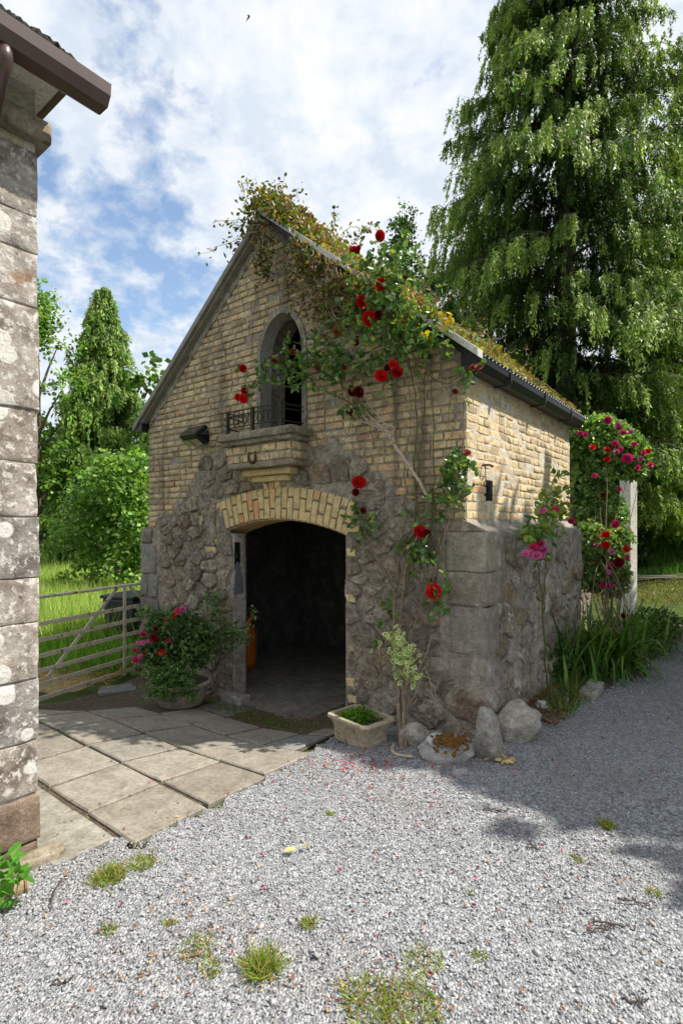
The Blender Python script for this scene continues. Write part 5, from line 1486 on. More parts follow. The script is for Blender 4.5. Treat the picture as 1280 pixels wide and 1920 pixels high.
for (px, py, s, k) in ((334, 1146, .032, 'pink'), (343, 1143, .03, 'pale'), (327, 1156, .022, 'red'), (269, 1190, .036, 'pink'), (293, 1180, .03, 'dark'), (288, 1196, .040, 'dark'), (294, 1200, .034, 'dark'), (316, 1201, .030, 'pink'), (268, 1205, .026, 'pale'), (281, 1203, .026, 'pale'), (259, 1206, .024, 'pale'), (253, 1220, .030, 'pink'), (304, 1223, .034, 'red'), (297, 1226, .024, 'red'), (271, 1224, .026, 'faded'), (264, 1231, .026, 'pale'), (255, 1239, .036, 'pink'), (312, 1160, .02, 'faded')):
    bloom(pb, AT(px, py, PT.y - .24 + random.uniform(-.03, .05)), s, k)
hb = empty('pot_herb', (PT.x, PT.y, PT.z + .24), 0, 'fine leaved dark green herb spilling over the front of the round pot', 'plant')
s = PT.y / 999.; hp_, ha = [], []
mb = MB()
for k in range(300):
    px, py = random.gauss(318, 27), random.gauss(1284, 24)
    if px > 380: px = 380 - random.random() * 30
    if py > 1318: py = 1318 - random.random() * 30
    e = AT(px, py, PT.y - random.uniform(.14, .42)) - hb.location
    d = e.normalized(); q = [e * .45 + Vector((0, 0, .03)), e * .8 + Vector((0, 0, .02)), e]
    mb.tube(q, [.003, .0025, .0015], 4)
    for _ in range(26):
        t_ = random.random(); p = q[0].lerp(q[2], t_ ** .7)
        hp_.append(p); ha.append(Vector((random.gauss(0, .8), random.gauss(0, .8), random.gauss(.25, .5))) + d * .4)
mb.obj('stems', m_greenstem, hb)
foliage('foliage', np.array(hp_), .036, .014, [(.10, .20, .06), (.15, .28, .08), (.20, .34, .11)], m_leaf, hb, A=np.array(ha), up=.5, tmpl=DIAM, tf=DIAMF)
wc_b = loc2w(-0.80, -0.10, -.28)
wc = empty('wall_climber', wc_b, 0, 'green climbing rose growing up the wall left of the doorway', 'rose')
mb = MB()
for l in ([(405, 1310), (400, 1240), (405, 1170), (402, 1120)], [(408, 1310), (425, 1230), (450, 1190), (482, 1145)], [(404, 1300), (415, 1220), (420, 1160)]):
    stem(mb, [p - wc.location for p in F_(l, [.12, .15, .16, .18][:len(l)])], .007, .003)
mb.obj('stems', m_rosebark, wc)
pts = []
for (px, py, sx_, sy_, n_) in ((402, 1125, 18, 18, 150), (405, 1155, 22, 20, 200), (420, 1185, 26, 18, 230), (445, 1185, 18, 16, 130), (428, 1215, 18, 14, 90), (405, 1215, 10, 18, 50), (475, 1150, 8, 12, 22), (455, 1195, 14, 10, 70)):
    for _ in range(n_): pts.append(FR(random.gauss(px, sx_ * .6), random.gauss(py, sy_ * .6), .18 + random.gauss(0, .06)) - wc.location)
foliage('foliage', np.array(pts), .040, .028, GREEN_P + [(.15, .20, .05)], m_rleaf, wc, up=.6)

# ---------- creeper over the roof
rc = empty('roof_creeper', (CB[0], CB[1], 3.0), BRZ, 'reddish green creeper covering the outbuilding roof and hanging over the gable', 'creeper')
def RL(x, y, z): return (x, y, z - 3.0)
n_ = 21000
X = rng.uniform(-0.45, HW + 0.12, n_); Y = rng.uniform(-0.12, LEN + .06, n_)
thick = 0.075 + 0.16 * np.exp(-(X / .45) ** 2) + 0.05 * (np.sin(X * 5 + Y * 3) + np.sin(Y * 7 - X * 2)) * .5
edge = np.clip((HW + .12 - X) / .5, .25, 1)
keep = (X < HW - .02) | (rng.uniform(0, 1, n_) < .35)
keep &= ~((X < -.05) & (rng.uniform(0, 1, n_) > .5 + X))
keep &= ~((Y < .0) & (X > .9) & (rng.uniform(0, 1, n_) < .8))
Z = ZA + RO - SL * np.abs(X) + np.abs(thick) * edge * rng.uniform(.1, 1.25, n_) ** 1.2
P = np.stack([X, Y, Z - 3.0], -1)[keep]
CRP = [(.08, .11, .02), (.16, .18, .03), (.24, .23, .045), (.18, .08, .03), (.26, .13, .05), (.16, .055, .03), (.30, .21, .10)]
foliage('foliage', P, .055, .045, CRP, m_leaf, rc, up=.9, w=[3, 4, 3.2, 2, 2, 1.2, 2.4])
# ridge mop, apex tangle and trailing sprays
tw = MB(); TP, TA = [], []
def spray(pts, r0, r1, nl, spread=.03):
    q = stem(tw, pts, r0, r1, n=5, sides=4, wob=.008)
    for _ in range(nl):
        i = random.randrange(1, len(q)); p = q[i]
        TP.append(p + Vector((random.gauss(0, spread), random.gauss(0, spread), random.gauss(0, spread))))
        TA.append(Vector((random.gauss(0, 1), random.gauss(0, 1), random.gauss(-.3, .7))))
def L3(px, py, off):
    x, y, z_ = FL(px, py, off); return Vector((x, y, z_ - 3.0))
for (a, b, c) in (((500, 415), (470, 400), (455, 345)), ((505, 410), (490, 370), (470, 335)), ((520, 405), (530, 360), (533, 325)), ((530, 405), (548, 370), (562, 355)), ((495, 420), (455, 425), (410, 412)), ((495, 425), (450, 445), (380, 473)), ((500, 415), (460, 410), (400, 418)), ((510, 410), (505, 370), (520, 345)), ((640, 450), (655, 425), (690, 430)), ((620, 440), (628, 410), (625, 395)), ((660, 460), (672, 440), (700, 420))):
    spray([L3(*a, .15), L3(*b, .22), L3(*c, .28)], .005, .0015, 26, .022)
for k in range(9):
    x0 = random.uniform(488, 512); spray([L3(x0, 425, .18), L3(x0 + random.uniform(-6, 6), 480, .2), L3(x0 + random.uniform(-8, 8), random.uniform(490, 545), .17)], .004, .002, 44, .03)
for k in range(46):                                   # curtain on the gable, right of the window
    x0 = random.uniform(545, 705); y0 = 440 + (x0 - 545) * .55 + random.uniform(-5, 20)
    ln = random.uniform(50, 150) * (1 - abs(x0 - 620) / 170)
    spray([L3(x0, y0, .16), L3(x0 + random.uniform(-20, 20), y0 + ln * .5, .2), L3(x0 + random.uniform(-35, 25), y0 + ln, .10)], .004, .002, 46, .035)
for k in range(26):
    x0, y0 = random.uniform(580, 660), random.uniform(520, 610)
    spray([L3(x0, y0, .15), L3(x0 + random.uniform(-30, 30), y0 + random.uniform(-25, 30), .2), L3(x0 + random.uniform(-45, 45), y0 + random.uniform(-20, 50), .12)], .004, .002, 8, .03)
for k in range(26):
    y = random.uniform(0.1, LEN); x = random.uniform(0, HW); z_ = roof_z(x) - 3.0
    spray([(x, y, z_ + .05), (x + random.uniform(-.1, .1), y + random.uniform(-.15, .15), z_ + .18), (x + random.uniform(-.15, .15), y + random.uniform(-.25, .25), z_ + random.uniform(.18, .34))], .003, .001, 12, .02)
for k in range(60):                                   # bare runners over the slope
    y = random.uniform(0.0, LEN - .3); x = random.uniform(0, HW - .4)
    pts = []
    for j in range(4):
        xx, yy = min(x + j * random.uniform(.05, .18), HW), y + j * random.uniform(-.05, .14); pts.append((xx, yy, roof_z(xx) - 3.0 + random.uniform(.03, .12)))
    stem(tw, pts, .003, .002, n=3, sides=4)
tag(tw.obj('runners', m_deadtwig, rc), kind='stuff')
foliage('trailing_leaves', np.array([p[:] for p in TP]), .044, .034, CRP + [(.04, .07, .015)], m_leaf, rc, up=.4, w=[4, 4, 2, 2.2, 1.5, 1.5, 1.6, 3], A=np.array([p[:] for p in TA]))
n_ = 1500
P = np.stack([rng.normal(0.12, .2, n_), rng.normal(-.05, .13, n_), np.zeros(n_)], -1); P[:, 2] = ZA + RO - SL * np.abs(P[:, 0]) - 3 + np.abs(rng.normal(.06, .10, n_))
foliage('ridge_tangle', P, .055, .042, CRP + [(.05, .085, .015)], m_leaf, rc, up=.8, w=[4, 5, 4, 1.5, 1.2, 1, 1, 4])

# ---------- pink roses by the side wall
def rose_mass(name, label, c, blobs, blooms, base, mat=m_rleaf, leaf=.072, cols=GREEN_P):
    t = empty(name, base, 0, label, 'rose')
    b = Vector(base); mb = MB()
    for k in range(9):
        px, py, Yd, *_ = random.choice(blobs); e = AT(px + random.gauss(0, 10), py + random.gauss(0, 8), Yd) - b
        stem(mb, [(random.gauss(0, .08), random.gauss(0, .08), 0), e * .5 + Vector((random.gauss(0, .1), random.gauss(0, .1), .1)), e], .010, .003)
    mb.obj('stems', m_rosebark, t)
    pts = []
    for (px, py, Yd, rx, ry, n_) in blobs:
        cc = AT(px, py, Yd) - b; s = Yd / 999.; pts.append(blob(int(n_ * 2.0), cc, (rx * s, rx * s * .8, ry * s), .4))
    foliage('foliage', np.concatenate(pts), leaf, leaf * .75, cols, mat, t, up=.6)
    for (px, py, s, k, Yd) in blooms: bloom(t, AT(px, py, Yd), s * .8, k)
    return t
YD = 7.6
rose_mass('pink_climbing_rose', 'pink climbing rose mounded at the gutter end of the side wall', None,
    [(1100, 830, YD, 45, 48, 1300), (1145, 830, YD, 45, 40, 1300), (1180, 850, YD, 35, 36, 900), (1120, 800, YD, 40, 22, 600), (1110, 880, YD, 30, 24, 400), (1125, 930, YD + .2, 28, 50, 800), (1100, 945, YD, 26, 40, 600), (1145, 965, YD, 28, 36, 600), (1180, 880, YD, 30, 20, 300), (1140, 985, YD + .3, 24, 30, 250)],
    [(1138, 788, .06, 'pink', YD - .4), (1158, 797, .05, 'pale', YD - .4), (1168, 812, .06, 'pink', YD - .4), (1182, 810, .05, 'pale', YD - .35), (1087, 813, .05, 'pink', YD - .45), (1097, 815, .05, 'pink', YD - .45), (1110, 839, .055, 'red', YD - .5), (1137, 844, .06, 'red', YD - .5), (1152, 832, .055, 'pink', YD - .5), (1163, 843, .05, 'pink', YD - .5), (1155, 848, .05, 'pale', YD - .5), (1138, 862, .06, 'red', YD - .5), (1175, 860, .085, 'pink', YD - .5), (1188, 833, .05, 'pink', YD - .35), (1200, 862, .05, 'pale', YD - .3), (1213, 846, .05, 'red', YD - .3), (1218, 872, .055, 'pink', YD - .3), (1194, 877, .06, 'pink', YD - .4), (1083, 780, .045, 'pale', YD - .3), (1160, 803, .05, 'pink', YD - .4), (1205, 852, .05, 'pink', YD - .3), (1114, 892, .045, 'pink', YD - .4), (1160, 918, .04, 'pink', YD - .2), (1130, 928, .04, 'dark', YD - .2), (1205, 850, .045, 'pink', YD - .35)],
    tuple(loc2w(HW + .35, LEN + .35, 0)), cols=[(.11, .22, .05), (.18, .33, .08), (.26, .42, .11), (.34, .46, .12)], leaf=.08)
YE = 7.1
rose_mass('pink_shrub_rose', 'lower pink shrub rose in front of the pale pier', None,
    [(1105, 1015, YE, 38, 36, 800), (1135, 1040, YE, 36, 44, 900), (1150, 1080, YE, 28, 40, 500), (1110, 1075, YE, 34, 36, 500), (1165, 1010, YE, 20, 24, 160)],
    [(1153, 984, .07, 'pink', YE - .35), (1134, 1003, .06, 'red', YE - .35), (1135, 1022, .06, 'red', YE - .35), (1117, 1022, .045, 'pale', YE - .35), (1146, 1035, .045, 'pale', YE - .35), (1173, 1030, .055, 'red', YE - .3), (1157, 1055, .085, 'dark', YE - .35), (1144, 1060, .05, 'pink', YE - .35), (1140, 1073, .045, 'pale', YE - .35), (1129, 1098, .05, 'pink', YE - .3), (1143, 1098, .06, 'pink', YE - .3), (1175, 1045, .045, 'pink', YE - .3), (1167, 1155, .05, 'dark', YE - .8)],
    tuple(loc2w(HW + .75, 2.5, 0)), cols=[(.11, .21, .05), (.18, .30, .07), (.26, .38, .10), (.28, .27, .08)], leaf=.078)
YF = 4.95
sr_base = GP(1028, 1312)
sr = empty('pale_pink_rose', (sr_base.x, sr_base.y, 0), 0, 'slender rose with a pale pink bloom cluster against the plinth', 'rose')
mb = MB(); O_ = sr.location
def SDo(l, off): return [SD(x, y, off) - O_ for x, y in l]
stem(mb, SDo([(1030, 1310), (1022, 1250), (1018, 1150), (1012, 1090), (1005, 1040)], .33), .010, .006)
stem(mb, SDo([(1018, 1150), (1022, 1070), (1018, 990), (1030, 920), (1045, 880)], .33), .007, .003)
stem(mb, SDo([(1034, 1312), (1020, 1180)], .30), .005, .004)
mb.obj('stems', m_greenstem, sr)
pts = []
for (px, py, sx_, sy_, n_) in ((1015, 1000, 22, 14, 60), (995, 1010, 18, 18, 45), (1030, 960, 26, 18, 80), (1040, 925, 26, 14, 60), (1025, 985, 20, 10, 40), (1020, 1045, 16, 10, 22), (1065, 955, 20, 14, 40), (985, 1000, 12, 14, 24), (1050, 890, 14, 8, 18)):
    for _ in range(n_): pts.append(SD(random.gauss(px, sx_ * .6), random.gauss(py, sy_ * .6), .33 + random.gauss(0, .06)) - O_)
foliage('foliage', np.array(pts), .075, .052, [(.12, .22, .03), (.18, .27, .04), (.07, .14, .03), (.30, .30, .04)], m_leaf, sr, up=.7, w=[4, 3, 3, 1])
for (px, py, s, k) in ((992, 1040, .042, 'pale'), (1005, 1042, .044, 'pale'), (1018, 1032, .044, 'pale'), (1004, 1028, .038, 'pink'), (1012, 1020, .042, 'pink'), (999, 1026, .036, 'pink'), (985, 1038, .032, 'pale'), (1016, 1042, .03, 'pale'), (1016, 957, .036, 'pale'), (1041, 957, .036, 'pink'), (1070, 978, .04, 'pink')):
    bloom(sr, SD(px, py, .40), s, k, facing=(-.3, -.8, .5))
# ---------- sword-leaved clump, and a leafy plant below the wall
def sword(name, label, base, n_, hgt, spread, cols, wid=.022, seed=1, bias=(0, 0)):
    t = empty(name, base, 0, label, 'plant')
    V, Fq, C = [], [], []; r_ = random.Random(seed); seg = 7
    for k in range(n_):
        a = r_.uniform(0, 2 * math.pi); lean = spread * .3 + abs(r_.gauss(0, spread * .8)); h_ = hgt * r_.uniform(.55, 1.15)
        p = Vector((r_.gauss(0, .16), r_.gauss(0, .14), 0)); d = Vector((math.cos(a) + bias[0], math.sin(a) + bias[1], 0)).normalized(); sd = Vector((-d.y, d.x, 0))
        th = R(86) - lean * .45; c_ = np.array(r_.choice(cols)) * r_.uniform(.75, 1.25); b = len(V)
        for i in range(seg + 1):
            w_ = wid * (1 - (i / seg) ** 2.2) * (.7 + .6 * min(1, i / 2)) * .5 + .0008
            V += [tuple(p + sd * w_), tuple(p - sd * w_)]; C += [c_, c_]
            p = p + (d * math.cos(th) + Vector((0, 0, 1)) * math.sin(th)) * h_ / seg
            th -= lean * (.12 + .10 * i) * .75
        Fq += [(b + 2 * i, b + 2 * i + 1, b + 2 * i + 3, b + 2 * i + 2) for i in range(seg)]
    link('leaves', np_mesh('leaves', np.array(V), [np.array(Fq)], m_grass, np.array(C)), t)
    return t
SWC = [(.035, .10, .014), (.06, .15, .018), (.10, .20, .028), (.17, .26, .045)]
sword('sword_leaf_clump', 'dense clump of arching sword leaved plants beside the gravel', GP(1135, 1262), 240, .92, 1.05, SWC, .028, 1, (-.05, -.45))
sword('upright_sword_clump', 'upright sword leaved clump growing against the plinth', GP(1072, 1275), 60, .85, .4, SWC, .028, 2)
sword('far_sword_clump', 'sword leaved clump in front of the pale pier', GP(1185, 1225), 120, .80, 1.0, SWC, .028, 3, (.4, -.4))
def leafy(name, label, base, r, n_, leaf, cols, hgt=.5, cat='plant', mat=m_leaf):
    t = empty(name, base, 0, label, cat); mb = MB()
    for k in range(10):
        stem(mb, [(random.gauss(0, .03), random.gauss(0, .03), 0), (random.gauss(0, r * .5), random.gauss(0, r * .5), hgt * .6), (random.gauss(0, r * .7), random.gauss(0, r * .7), hgt)], .005, .002)
    mb.obj('stems', m_greenstem, t)
    foliage('foliage', blob(n_, (0, 0, hgt * .6), (r, r, hgt * .6), .3), leaf, leaf * .8, cols, mat, t, up=.8)
    return t
leafy('leafy_plant', 'low bright leafy plant at the foot of the plinth', GP(1038, 1285), .17, 420, .055, [(.03, .11, .025), (.05, .15, .035), (.08, .19, .05)], .40)
leafy('bed_edge_plant', 'low feathery plant spilling onto the gravel past the swords', GP(1225, 1205), .38, 900, .06, [(.04, .10, .015), (.07, .14, .025)], .42)
sprig = empty('house_sprig', (-1.34, 2.26, 0.02), 0, 'bright green leafy sprig at the house foot, cut by the photo edge', 'plant')
mb = MB(); stem(mb, [(-.05, 0, 0), (-.03, 0, .10), (-.09, .02, .22)], .004, .002); mb.obj('stem', m_greenstem, sprig)
P = blob(60, (-.11, .0, .14), (.09, .09, .13), .2); foliage('foliage', P, .075, .04, [(.10, .28, .03), (.14, .34, .05)], m_leaf, sprig, up=.6)

# ================================================================== TREES
TRI = np.array([[0, .5, 0], [0, -.5, 0], [1, 0, -.05]]); TRIF = np.array([[0, 1, 2]])
def conifer(name, label, base, H, prof, nb, ns, nl, cols, seed, leaf=(.17, .05), trunk_r=.35, drop=(.5, 1.4), z0=.12, group=None, wts=None, fine=1.0):
    """weeping conifer: arching boughs hung with drooping sprays"""
    r_ = np.random.default_rng(seed)
    t = empty(name, base, 0, label, 'tree', group)
    mb = MB(); q = [(0.06 * math.sin(i * 1.3) * trunk_r * 2, 0.05 * math.cos(i) * trunk_r * 2, H * i / 10 - .3) for i in range(11)]
    mb.tube(q, [trunk_r * (1 - .93 * i / 10) for i in range(11)], 10)
    pz = np.array([p[0] for p in prof]) * H; pr = np.array([p[1] for p in prof])
    Pl, Al, Nl, Cl, Ll = [], [], [], [], []
    for k in range(nb):
        u_ = (k + r_.uniform(0, 1)) / nb
        z_ = H * (z0 + (1 - z0) * u_ ** 0.92)
        Rm = np.interp(z_, pz, pr); ln = Rm * r_.uniform(.6, 1.0) * (1.22 if k % 6 == 0 else 1.0); a = k * 2.39996 + r_.normal(0, .25)
        d = np.array([math.cos(a), math.sin(a), 0]); s_ = np.array([-d[1], d[0], 0])
        rise, fall = r_.uniform(.05, .32), r_.uniform(.30, .68)
        tt = np.linspace(0, 1, 7)
        bp = np.array([0, 0, z_])[None] + d[None] * (ln * tt)[:, None] + np.array([0, 0, 1])[None] * (ln * (rise * tt - fall * tt ** 2.3))[:, None] + s_[None] * (.06 * ln * np.sin(tt * 4 + k))[:, None]
        if k % 2 == 0: mb.tube([tuple(p) for p in bp[:6]], [max(.008, trunk_r * .13 * (1 - .85 * x)) for x in tt[:6]], 4, cap=False)
        n2 = int(ns * (0.35 + .65 * Rm / pr.max()))
        # side branches fan out from the bough; the sprays hang from them like a curtain
        tq = r_.uniform(.03, 1.0, n2)
        nsb = 11; sb = r_.integers(0, nsb, n2)
        st_ = .12 + .8 * np.arange(nsb) / nsb + r_.uniform(-.04, .04, nsb)
        ang = np.where(np.arange(nsb) % 2 == 0, 1, -1) * r_.uniform(.35, .95, nsb)
        sl_ = np.minimum(ln * (1.05 - st_) * r_.uniform(.65, 1.0, nsb) + .25, 2.4)
        on_main = r_.uniform(0, 1, n2) < .36
        w_ = r_.uniform(.05, 1.0, n2) ** .8
        base_p = np.stack([np.interp(st_, tt, bp[:, j_]) for j_ in range(3)], -1)
        sd_ = d[None] * np.cos(ang)[:, None] + s_[None] * np.sin(ang)[:, None]
        side_p = base_p[sb] + sd_[sb] * (w_ * sl_[sb])[:, None] + np.array([0, 0, 1.0])[None] * (sl_[sb] * (.10 * w_ - .38 * w_ ** 2.2))[:, None]
        main_p = np.stack([np.interp(tq, tt, bp[:, j_]) for j_ in range(3)], -1)
        org = np.where(on_main[:, None], main_p, side_p) + r_.normal(0, .03, (n2, 3))
        tq = np.where(on_main, tq, np.clip(st_[sb] + .4 * w_, 0, 1))
        if k % 2 == 0:
            for j_ in range(nsb):
                mb.tube([tuple(base_p[j_]), tuple(base_p[j_] + sd_[j_] * sl_[j_] * .5 + np.array([0, 0, .02])), tuple(base_p[j_] + sd_[j_] * sl_[j_] * .95 - np.array([0, 0, .24]) * sl_[j_])], [trunk_r * .035, trunk_r * .025, .006], 3, cap=False)
        L_ = r_.uniform(drop[0], drop[1], n2) * (.55 + .45 * Rm / pr.max())
        tone = np.exp(r_.normal(0, .18, n2)) * (0.42 + .72 * tq)  # tips lighter as new growth; crown shade painted darker towards the trunk
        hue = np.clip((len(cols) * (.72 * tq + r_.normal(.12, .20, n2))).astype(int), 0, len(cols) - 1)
        v = np.linspace(0, 1, nl)[None] + r_.uniform(-.05, .05, (n2, nl))
        sway = d[None] * (.35 * r_.uniform(.3, 1, n2) * L_)[:, None]
        p = org[:, None] + sway[:, None] * (v ** .7)[..., None] - np.array([0, 0, 1]) * (v * L_[:, None])[..., None]
        p = p + r_.normal(0, .030 * fine, p.shape)
        dirn = r_.normal(0, .45, p.shape) + np.array([0, 0, -1.0]) + d * .35
        nrm = r_.normal(0, .6, p.shape) + d * .7 + np.array([.35, -.2, .9])
        Pl.append(p.reshape(-1, 3)); Al.append(dirn.reshape(-1, 3)); Nl.append(nrm.reshape(-1, 3))
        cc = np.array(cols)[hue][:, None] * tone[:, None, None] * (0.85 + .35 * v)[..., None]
        Cl.append(cc.reshape(-1, 3)); Ll.append((leaf[0] * r_.uniform(.6, 1.3, (n2, nl))).ravel())
    P, A, Nn, C, L_ = (np.concatenate(x) for x in (Pl, Al, Nl, Cl, Ll))
    V, Fi, Cv = leaves_np(P, A, Nn, L_, L_ * leaf[1] / leaf[0], np.clip(C, .002, 1), TRI, TRIF)
    mb.obj('trunk', m_bark, t, smooth=True)
    link('crown', np_mesh('crown', V, [Fi], m_needle, Cv), t)
    return t
CG = [(.038, .090, .015), (.076, .150, .024), (.138, .225, .037), (.24, .32, .06)]
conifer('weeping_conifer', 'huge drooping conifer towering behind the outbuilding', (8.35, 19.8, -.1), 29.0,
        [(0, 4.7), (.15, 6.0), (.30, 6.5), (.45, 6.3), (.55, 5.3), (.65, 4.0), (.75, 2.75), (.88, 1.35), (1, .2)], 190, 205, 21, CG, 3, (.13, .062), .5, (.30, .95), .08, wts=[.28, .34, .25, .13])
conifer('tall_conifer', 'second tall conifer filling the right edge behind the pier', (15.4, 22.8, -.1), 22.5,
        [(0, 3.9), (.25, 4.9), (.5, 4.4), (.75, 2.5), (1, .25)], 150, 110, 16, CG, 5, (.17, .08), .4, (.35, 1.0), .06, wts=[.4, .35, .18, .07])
conifer('pointed_conifer', 'pointed weeping conifer standing beyond the meadow', (-9.95, 22.3, -.4), 12.0,
        [(0, 2.1), (.2, 2.5), (.45, 2.2), (.65, 1.6), (.85, .8), (.95, .32), (1, .05)], 150, 90, 12, [(.07, .165, .025), (.11, .225, .035), (.17, .29, .05), (.23, .32, .07)], 8, (.15, .07), .22, (.3, .8), .06)
def broadleaf(name, label, base, H, clumps, cols, leaf, per, seed, trunk_r=.18, wts=None, cat='tree', lean=0.0):
    """clumps: (x, y, z, r) in tree space"""
    r_ = np.random.default_rng(seed); t = empty(name, base, 0, label, cat)
    mb = MB(); top = max(c[2] for c in clumps)
    mb.tube([(0, 0, -.3), (lean * .2, 0, top * .3), (lean * .6, .05, top * .65), (lean, 0, top * .95)], [trunk_r, trunk_r * .8, trunk_r * .5, trunk_r * .12], 9)
    Pl, Ol, Cl = [], [], []
    for (x, y, z_, rad) in clumps:
        zb = min(z_ * .75, max(.3, z_ - abs(x) * .8 - .3))
        mb.tube([(lean * zb / top, 0, zb), (x * .5 + lean * .3, y * .5, (zb + z_) / 2 + .1), (x, y, z_)], [trunk_r * .35, trunk_r * .2, .012], 5, cap=False)
        n2 = int(per * rad ** 2)
        sub = max(4, int(n2 / 28)); sc_ = unit(r_.normal(0, 1, (sub, 3))) * rad * r_.uniform(.55, 1.0, (sub, 1)) * np.array([1, 1, .8])
        idx = r_.integers(0, sub, n2)
        o_ = sc_[idx] + r_.normal(0, .17 * rad, (n2, 3))
        Pl.append(o_ + np.array([x, y, z_])); Ol.append(unit(o_))
        tone = np.exp(r_.normal(0, .22, sub))[idx][:, None]
        c_ = np.array(cols)[r_.choice(len(cols), n2, p=wts)] * tone * np.exp(r_.normal(0, .12, (n2, 1)))
        Cl.append(c_)
    P, O_, C = (np.concatenate(x) for x in (Pl, Ol, Cl)); n2 = len(P)
    A = r_.normal(0, 1, (n2, 3)) + np.array([0, 0, -.35]); Nn = O_ * .6 + np.array([0, 0, .7]) + r_.normal(0, .55, (n2, 3))
    L_ = leaf * r_.uniform(.65, 1.3, n2)
    V, Fi, Cv = leaves_np(P, A, Nn, L_, L_ * .85, np.clip(C, .002, 1), DIAM, DIAMF)
    mb.obj('trunk', m_bark, t, smooth=True)
    link('crown', np_mesh('crown', V, [Fi], m_leaf, Cv), t)
    return t
def clump_cloud(n, rx, ry, z0, z1, r0, r1, seed, taper=0.0):
    q = random.Random(seed); out = []
    for _ in range(n):
        z_ = q.uniform(z0, z1); k = 1 - taper * (z_ - z0) / (z1 - z0); a = q.uniform(0, 2 * math.pi); d = math.sqrt(q.random())
        e = math.sqrt(max(.1, 1 - (2 * (z_ - z0) / (z1 - z0) - 1) ** 2 * .8))
        out.append((rx * k * e * d * math.cos(a), ry * k * e * d * math.sin(a), z_, q.uniform(r0, r1)))
    return out
LG = [(.075, .17, .026), (.12, .24, .036), (.18, .31, .052), (.25, .37, .08)]
# shade-giving trees beside the photographer's yard: their shadow lies on the gravel
def shade_trees():
    q = random.Random(50); cl = [(0, 0, 8.3, .72), (.3, .45, 8.0, .75), (-.2, -.45, 8.0, .75), (0, .95, 7.1, .8), (0, -.95, 7.0, .8), (0, -1.35, 6.3, .8), (0, 1.4, 6.4, .8)]
    for k in range(48):
        z_ = q.uniform(1.6, 7.5); rm = np.interp(z_, [2, 4, 5.8, 6.8, 7.8], [2.2, 2.3, 2.0, 1.5, .6]); a = q.uniform(0, 2 * math.pi)
        cl.append((rm * .8 * math.cos(a), rm * .8 * math.sin(a), z_, q.uniform(.65, .95)))
    broadleaf('yard_tree', 'leafy tree right of the view whose shadow lies across the gravel', (7.0, 4.45, -.22), 9.0, cl, LG, .31, 300, 51, .22)
    cl = clump_cloud(34, 2.4, 2.2, 1.6, 6.6, .8, 1.1, 52, .35)
    broadleaf('lane_side_tree', 'leafy tree beside the lane shading the far gravel', (10.0, 7.3, -.05), 8, cl, LG, .28, 210, 53, .25)

shade_trees()
broadleaf('ash_tree', 'airy pale green tree at the left edge beside the stone house', (-11.7, 20.5, -.4), 12, clump_cloud(30, 2.0, 2.0, 3.4, 10.9, .6, 1.1, 1, .35), LG, .16, 340, 21, .2)
broadleaf('meadow_bush', 'bright leafy bush filling the gap left of the outbuilding', (-5.45, 13.1, -.4), 4.2, clump_cloud(26, 1.35, 1.1, .5, 3.45, .5, .8, 2, .2), LG, .11, 950, 22, .12, cat='bush')
broadleaf('chestnut_tree', 'broad leaved tree peeping over the left roof slope', (-6.6, 21.0, -.4), 9, clump_cloud(22, 2.4, 1.8, 4.2, 8.3, .7, 1.1, 3, .2), LG, .24, 190, 23, .22)
broadleaf('meadow_edge_tree', 'dark green tree behind the meadow under the pointed conifer', (-12.2, 26.5, -.4), 7.5, clump_cloud(34, 4.0, 2.0, .8, 7.0, .9, 1.5, 4, .2), [(.03, .085, .014), (.05, .12, .018), (.085, .17, .025)], .3, 110, 24, .25)
broadleaf('ivy_column', 'ivy clad column of a tree rising behind the roof ridge', (2.05, 17.0, 0), 11.3, [(random.uniform(-.15, .15), random.uniform(-.15, .15), 1.4 + i * .53, .60 if i < 18 else .44) for i in range(20)], [(.05, .13, .02), (.08, .19, .028), (.115, .21, .035)], .09, 1900, 25, .2)
broadleaf('shrub_behind_roof', 'green shrub top between ivy column and huge conifer', (3.2, 17.5, 0), 7.5, clump_cloud(14, .9, .8, 4.4, 9.2, .45, .7, 6, .4), [(.03, .08, .012), (.05, .12, .02)], .13, 520, 26, .14, cat='shrub')
# the dark wood beyond the lane
for k, (x, y, hgt_, lab) in enumerate(((13.0, 27.5, 9, 'dark yew at the edge of the wood beyond the lane'), (17.5, 29.0, 10.5, 'dark wood tree behind the right edge of the lane'), (9.0, 27.0, 9, 'dark wood tree hidden behind the huge conifer'))):
    broadleaf('wood_tree', lab, (x, y, .3), hgt_, clump_cloud(34, 3.0, 2.2, .5, hgt_, 1.0, 1.6, 30 + k, .2), [(.012, .030, .008), (.02, .045, .010), (.03, .06, .014)], .34, 90, 40 + k, .3)
broadleaf('lane_bush', 'dark bush in shade behind the pier and the lane', (10.4, 20.6, 0), 3.4, clump_cloud(16, 1.6, 1.1, .3, 2.8, .6, 1.0, 9), [(.014, .032, .009), (.022, .05, .012)], .2, 260, 43, .1, cat='bush')
